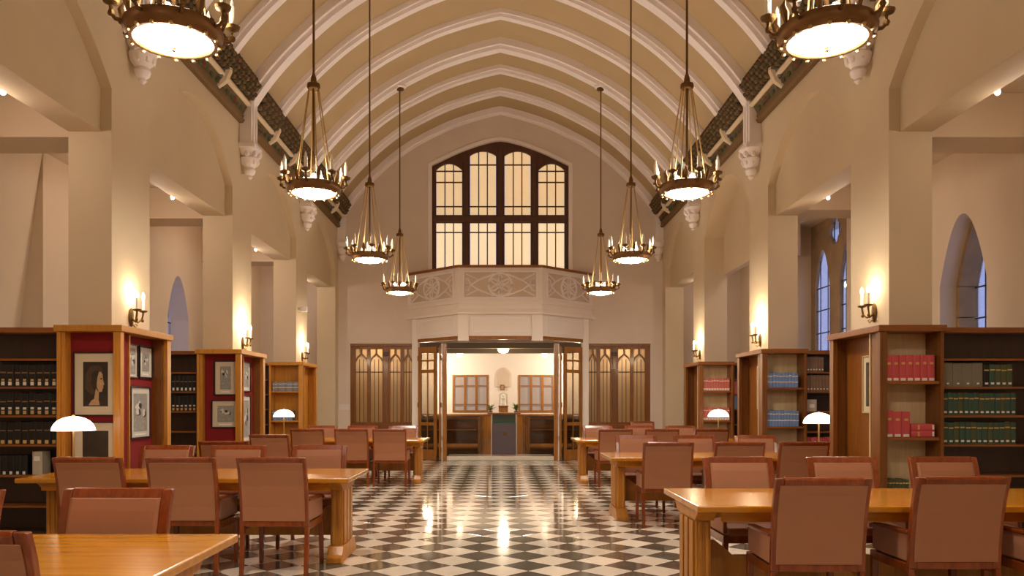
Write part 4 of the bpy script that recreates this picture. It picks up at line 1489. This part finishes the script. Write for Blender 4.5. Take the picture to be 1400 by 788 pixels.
# ---- framed pictures
def picture(label, origin, axis, w, h, frame_mat, mat_mat, fw=0.02, mw=0.09, art='portrait', mwb=None, lean=0.0):
    """axis 'x': hangs in a plane facing -Y ; axis 'n': faces the nave (sign by x)"""
    t = thing('framed_picture', label, 'picture', origin, 0, 'framed pictures on the bookcases')
    if axis == 'x':
        fn = lambda u, v, d: (u, -d, v)
    else:
        sx = 1 if origin[0] < 0 else -1
        fn = lambda u, v, d: (sx * d, u, v)
    rect = lambda a, b: [(-a, -b), (a, -b), (a, b), (-a, b)]
    hw, hh = w / 2, h / 2
    MB().prism(rect(hw, hh), fn, 0.0, 0.022, [rect(hw - fw, hh - fw)]).build('frame', frame_mat, t, 0.002)
    MB().prism(rect(hw - fw, hh - fw), fn, 0.0, 0.010).build('mat_board', mat_mat, t)
    a, b = hw - fw - mw, hh - fw - mw
    pr = MB().prism(rect(a, b), fn, 0.010, 0.012).build('print', 'print_dark' if art in ('portrait', 'still', 'relief') else 'print_grey', t)

    def patch(pts, m, d, nm='print_shape'):
        MB().prism([(u * a, v * b) for u, v in pts], fn, 0.012, 0.012 + d).build(nm, m, pr)
    if art == 'portrait':
        patch([(-0.85, -0.2), (-0.8, 0.45), (-0.4, 0.8), (0.3, 0.85), (0.6, 0.65), (0.5, 0.2), (0.2, -0.3), (-0.3, -0.5)], 'print_mid', 0.0006)
        patch([(0.18, 0.55), (0.45, 0.55), (0.58, 0.42), (0.60, 0.22), (0.72, -0.02), (0.62, -0.06), (0.63, -0.18), (0.57, -0.22), (0.52, -0.34), (0.30, -0.36), (0.12, -0.15), (0.10, 0.2)], 'print_skin', 0.0012, 'face_shape')
        patch([(0.02, -0.2), (0.28, -0.36), (0.26, -0.7), (0.35, -0.95), (-0.55, -0.95), (-0.35, -0.75), (-0.1, -0.66)], 'print_skin', 0.001, 'neck_shape')
        patch([(-0.35, 0.0), (-0.3, 0.5), (0.1, 0.62), (0.3, 0.58), (0.16, 0.3), (0.10, 0.0), (0.0, -0.3), (-0.2, -0.2)], 'print_dark', 0.0018, 'hair_shape')
        patch([(0.40, 0.26), (0.54, 0.28), (0.52, 0.20), (0.42, 0.2)], 'print_dark', 0.002, 'eye_shape')
    elif art == 'still':
        patch([(-0.9, -0.9), (0.9, -0.9), (0.9, -0.55), (0.3, -0.6), (-0.2, -0.72), (-0.5, -0.4), (-0.7, -0.3), (-0.9, -0.5)], 'print_mid', 0.0006)
        patch([(-0.7, -0.6), (-0.45, -0.45), (-0.35, -0.75), (-0.6, -0.85)], 'print_skin', 0.001)
        patch([(0.2, -0.7), (0.5, -0.6), (0.6, -0.8), (0.3, -0.85)], 'print_skin', 0.001)
    elif art == 'relief':
        patch([(-0.8, -0.85), (0.8, -0.85), (0.8, 0.85), (-0.8, 0.85)], 'print_mid', 0.0006)
        for v in (-0.5, 0.05, 0.5):
            patch([(-0.5, v - 0.15), (0.5, v - 0.18), (0.4, v + 0.15), (-0.4, v + 0.18)], 'print_dark', 0.001)
    else:
        rnd = random.Random(int(abs(origin[1] * 97 + origin[2] * 31)))
        for i in range(7):
            u, v = rnd.uniform(-0.6, 0.6), rnd.uniform(-0.2, 0.6)
            pts = [(u + rnd.uniform(0.12, 0.32) * cos(q * pi / 4), v + rnd.uniform(0.1, 0.25) * sin(q * pi / 4)) for q in range(8)]
            patch([(max(-0.95, min(0.95, p)), max(-0.95, min(0.95, q))) for p, q in pts], 'print_black' if i % 2 else 'mat_pale', 0.0005 + 0.0002 * i)
        MB().prism([(-a * 0.8, -hh + fw + mw * 0.35), (a * 0.8, -hh + fw + mw * 0.35), (a * 0.8, -hh + fw + mw * 0.62), (-a * 0.8, -hh + fw + mw * 0.62)], fn, 0.010, 0.0112).build('caption_strip', 'label', t)
    return t


fy = 7.95 + 0.129
picture('large dark profile portrait with cream mat in the red felt bookcase end', (-(4.10), fy, 1.612), 'x', 0.445, 0.645, 'black', 'mat', 0.012, 0.085, 'portrait')
picture('dark still life picture half hidden below the large portrait', (-(4.10), fy, 0.93), 'x', 0.445, 0.60, 'black', 'mat', 0.012, 0.08, 'still')
nx = XI + 0.169
picture('black-framed grey print high on the nave side of the portrait bookcase, far one of two', (-nx, 8.87, 1.87), 'n', 0.33, 0.36, 'black', 'mat_pale', 0.018, 0.06, 'photo')
picture('black-framed grey print beside the corner post of the portrait bookcase, partly hidden', (-nx, 8.50, 1.87), 'n', 0.33, 0.36, 'black', 'mat_pale', 0.012, 0.03, 'photo')
picture('larger black-framed grey print on the nave side of the portrait bookcase, lower', (-nx, 8.74, 1.315), 'n', 0.48, 0.57, 'black', 'mat_pale', 0.018, 0.06, 'photo')
fy = 11.62 + 0.129
picture('upright framed picture in the red felt of the second left bookcase, upper', (-4.05, fy, 1.785), 'x', 0.34, 0.52, 'black', 'mat', 0.02, 0.07, 'photo')
picture('wide framed picture in the red felt of the second left bookcase, lower', (-4.05, fy, 1.255), 'x', 0.42, 0.42, 'black', 'mat', 0.02, 0.07, 'photo')
picture('sliver of a pale print on the nave side of the second left bookcase, upper', (-nx, 12.37, 1.82), 'n', 0.40, 0.46, 'black', 'mat_pale', 0.015, 0.06, 'photo')
picture('sliver of a pale print on the nave side of the second left bookcase, lower', (-nx, 12.37, 1.17), 'n', 0.40, 0.72, 'black', 'mat_pale', 0.015, 0.06, 'photo')
picture('cream-matted dark picture in the end panel of the nearest right bookcase', (nx, 8.50, 1.62), 'n', 0.34, 0.62, 'gilt', 'mat', 0.014, 0.06, 'relief')
picture('gilt-edged picture in the end panel of the second right bookcase', (nx, 12.06, 1.65), 'n', 0.34, 0.66, 'gilt', 'mat', 0.02, 0.06, 'relief')
picture('gilt-edged picture in the end panel of the third right bookcase', (nx, 15.7, 1.65), 'n', 0.34, 0.5, 'gilt', 'mat', 0.02, 0.06, 'relief')

# ---- display case on the step and the pedestal with statuette in the inner room
dc = thing('display_case', 'small display case with wooden top and dark front panel in the doorway', 'display case', (0.09, 19.62, IZ))
MB().box(-0.40, 0.40, -0.24, 0.24, 1.02, 1.06).build('wooden_top', 'walnut_x', dc, 0.006)
for sx in (-1, 1):
    for sy in (-1, 1):
        MB().box(sx * 0.29, sx * 0.32, sy * 0.17, sy * 0.20, 0.0, 1.02).build('corner_post', 'silver', dc, 0.003)
MB().box(-0.29, 0.29, -0.185, 0.185, 0.03, 0.80).build('cabinet', 'purple_panel', dc, 0.004)
MB().box(-0.28, 0.28, -0.17, 0.17, 0.80, 0.82).build('display_floor', 'green_cloth', dc)
MB().box(-0.28, 0.28, 0.14, 0.16, 0.82, 1.02).build('display_back', 'green_cloth', dc)
MB().box(-0.285, 0.285, -0.188, -0.182, 0.82, 1.02).build('glass_front', 'glass', dc)
MB().lathe([(0.0005, 0), (0.05, 0.0), (0.05, 0.01), (0.0005, 0.014)], 6).build('emblem', 'dark_brass', dc, loc=(0.03, -0.186, 0.55)).rotation_euler = (pi / 2, 0, 0)

tab = thing('side_table', 'dark side table under the statuette in the inner room', 'table', (0.11, 29.3, IZ))
MB().box(-0.8, 0.8, -0.3, 0.3, 0.80, 0.85).build('tabletop', 'walnut_x', tab, 0.006)
for sx in (-1, 1):
    for sy in (-1, 1):
        MB().box(sx * 0.70, sx * 0.76, sy * 0.20, sy * 0.26, 0, 0.80).build('leg', 'walnut', tab)
ped = thing('pedestal', 'brown wooden pedestal box carrying a statuette beyond the doorway', 'pedestal', (0.11, 29.3, IZ + 0.8505))
MB().box(-0.17, 0.17, -0.12, 0.12, 0.03, 0.30).build('body', 'door_wood', ped, 0.006)
MB().box(-0.19, 0.19, -0.14, 0.14, 0.0, 0.03).build('plinth', 'walnut_x', ped, 0.004)
MB().box(-0.19, 0.19, -0.14, 0.14, 0.30, 0.33).build('cap', 'walnut_x', ped, 0.004)
fig = thing('statuette', 'small pale statuette with a halo-like frame on the pedestal box', 'statue', (0.11, 29.3, IZ + 1.181))
MB().lathe([(0.11, 0), (0.12, 0.04), (0.09, 0.14), (0.075, 0.22), (0.10, 0.27), (0.06, 0.31), (0.035, 0.33)], 12).build('draped_body', 'stone_white', fig)
MB().ball((0, 0, 0.375), 0.055, 10, 8, (0.85, 0.95, 1.15)).build('head', 'stone_white', fig)
MB().prism([(-0.15, 0.0), (0.15, 0.0), (0.15, 0.42), (0, 0.50), (-0.15, 0.42)], XZ, 0.10, 0.13, [[(-0.11, 0.04), (0.11, 0.04), (0.11, 0.40), (0, 0.46), (-0.11, 0.40)]]).build('niche_frame', 'silver', fig)
MB().box(-0.15, 0.15, -0.06, 0.13, -0.0, 0.012).build('base', 'silver', fig)
pq = thing('wall_plaque', 'small brown plaque on the wall above the statuette', 'plaque', (0.08, IB - 0.056, 1.98))
MB().box(-0.08, 0.08, -0.02, 0.0, -0.10, 0.10).build('board', 'walnut', pq, 0.004)
MB().box(-0.05, 0.05, -0.024, -0.02, -0.07, 0.07).build('carved_field', 'print_skin', pq)
pq.location = (0.08, IB - 0.05, 1.98)
for k, sx in enumerate((-1, 1)):
    pf = thing('potted_plant', 'small leafy potted plant %s of the statuette' % SIDE[sx], 'plant', (0.11 + sx * 0.48, 29.3, IZ + 0.8505), 0, 'plants beside the statuette')
    MB().lathe([(0.07, 0), (0.09, 0.14), (0.10, 0.15), (0.08, 0.15), (0.06, 0.1)], 12).build('pot', 'pot', pf)
    rnd = random.Random(5 + k)
    lv = MB()
    for i in range(26):
        a = rnd.uniform(0, 2 * pi)
        l = rnd.uniform(0.12, 0.26)
        zt = rnd.uniform(0.22, 0.46)
        d = Vector((cos(a), sin(a), 0))
        b0 = Vector((0, 0, 0.13))
        tip = d * l + Vector((0, 0, zt))
        mid = d * l * 0.5 + Vector((0, 0, 0.13 + (zt - 0.13) * 0.7))
        sd = Vector((-d.y, d.x, 0)) * 0.022
        lv.add([b0, mid + sd, tip, mid - sd, mid + Vector((0, 0, 0.008))], [(0, 1, 4), (1, 2, 4), (2, 3, 4), (3, 0, 4)])
    lv.build('foliage', 'plant', pf, kind='stuff')

# ceiling lamps of the inner room
for k, (x, yv, r, lab) in enumerate([(0.1, 26.2, 0.19, 'round glowing ceiling lamp beyond the doorway'), (-1.45, 28.6, 0.11, 'small square ceiling lamp at the left in the inner room'),
                                     (1.6, 28.6, 0.11, 'small square ceiling lamp at the right in the inner room')]):
    o = thing('ceiling_lamp', lab, 'lamp', (x, yv, 3.32), 0, 'inner room ceiling lamps')
    MB().lathe([(r * 0.6, 0.0), (r * 0.65, -0.04), (r * 0.3, -0.06)], 16).build('mount', 'brass', o)
    MB().lathe([(r * 0.3, -0.05), (r * 0.9, -0.08), (r, -0.16), (r * 0.8, -0.25), (0.001, -0.30)], 20).build('globe', 'globe', o)

# pews of the inner room
def make_pew():
    t = thing('pew', '', 'bench')
    w = 1.35
    MB().box(-w, w, -0.20, 0.22, 0.41, 0.45).build('seat', 'pew_wood', t, 0.006)
    MB().hexa([(-w, -0.22, 0.20), (w, -0.22, 0.20), (w, -0.19, 0.20), (-w, -0.19, 0.20)], [(-w, -0.30, 0.84), (w, -0.30, 0.84), (w, -0.27, 0.84), (-w, -0.27, 0.84)]).build('backrest', 'pew_wood', t)
    MB().box(-w - 0.01, w + 0.01, -0.325, -0.255, 0.84, 0.87).build('top_rail', 'pew_wood', t, 0.006)
    MB().box(-w + 0.05, w - 0.05, -0.40, -0.262, 0.56, 0.585).build('book_ledge', 'door_wood', t, 0.003)
    for s_ in (-1, 1):
        MB().prism([(-0.33, 0), (0.24, 0), (0.24, 0.50), (0.20, 0.60), (0.05, 0.64), (-0.16, 0.70), (-0.24, 0.90), (-0.34, 0.90)], YZ, s_ * w, s_ * (w + 0.05)).build('end_panel', 'door_wood', t, 0.006)
    return t


pw0 = make_pew()
for i in range(10):
    o = pw0 if i == 0 else copy_tree(pw0)
    sx = -1 if i % 2 == 0 else 1
    o.location = (0.1 + sx * 2.05, 21.7 + (i // 2) * 1.3, IZ)
    o['label'] = 'brown wooden pew in the inner room, %s row back on the %s of its aisle' % (ORD[i // 2], SIDE[sx])
    o['group'] = 'inner room pews'

# small fittings
cm = thing('wall_speaker', 'small white device on the third left pier', 'speaker', (-NX + 0.001, 15.98, 3.30))
MB().box(0.0, 0.05, -0.03, 0.03, -0.03, 0.03).build('bracket', 'white_plastic', cm, 0.004)
MB().box(0.05, 0.17, -0.06, 0.06, -0.06, 0.05).build('body', 'white_plastic', cm, 0.012)
vt = thing('wall_vent', 'white slotted grille low on the end of the left wall', 'vent', (-3.9, WY - 0.001, 1.30))
MB().box(-0.14, 0.14, -0.012, 0.0, -0.08, 0.08).build('plate', 'white_plastic', vt, 0.003)
for q in range(5):
    MB().box(-0.12, 0.12, -0.018, -0.012, -0.06 + q * 0.028, -0.05 + q * 0.028).build('slat', 'white', vt)
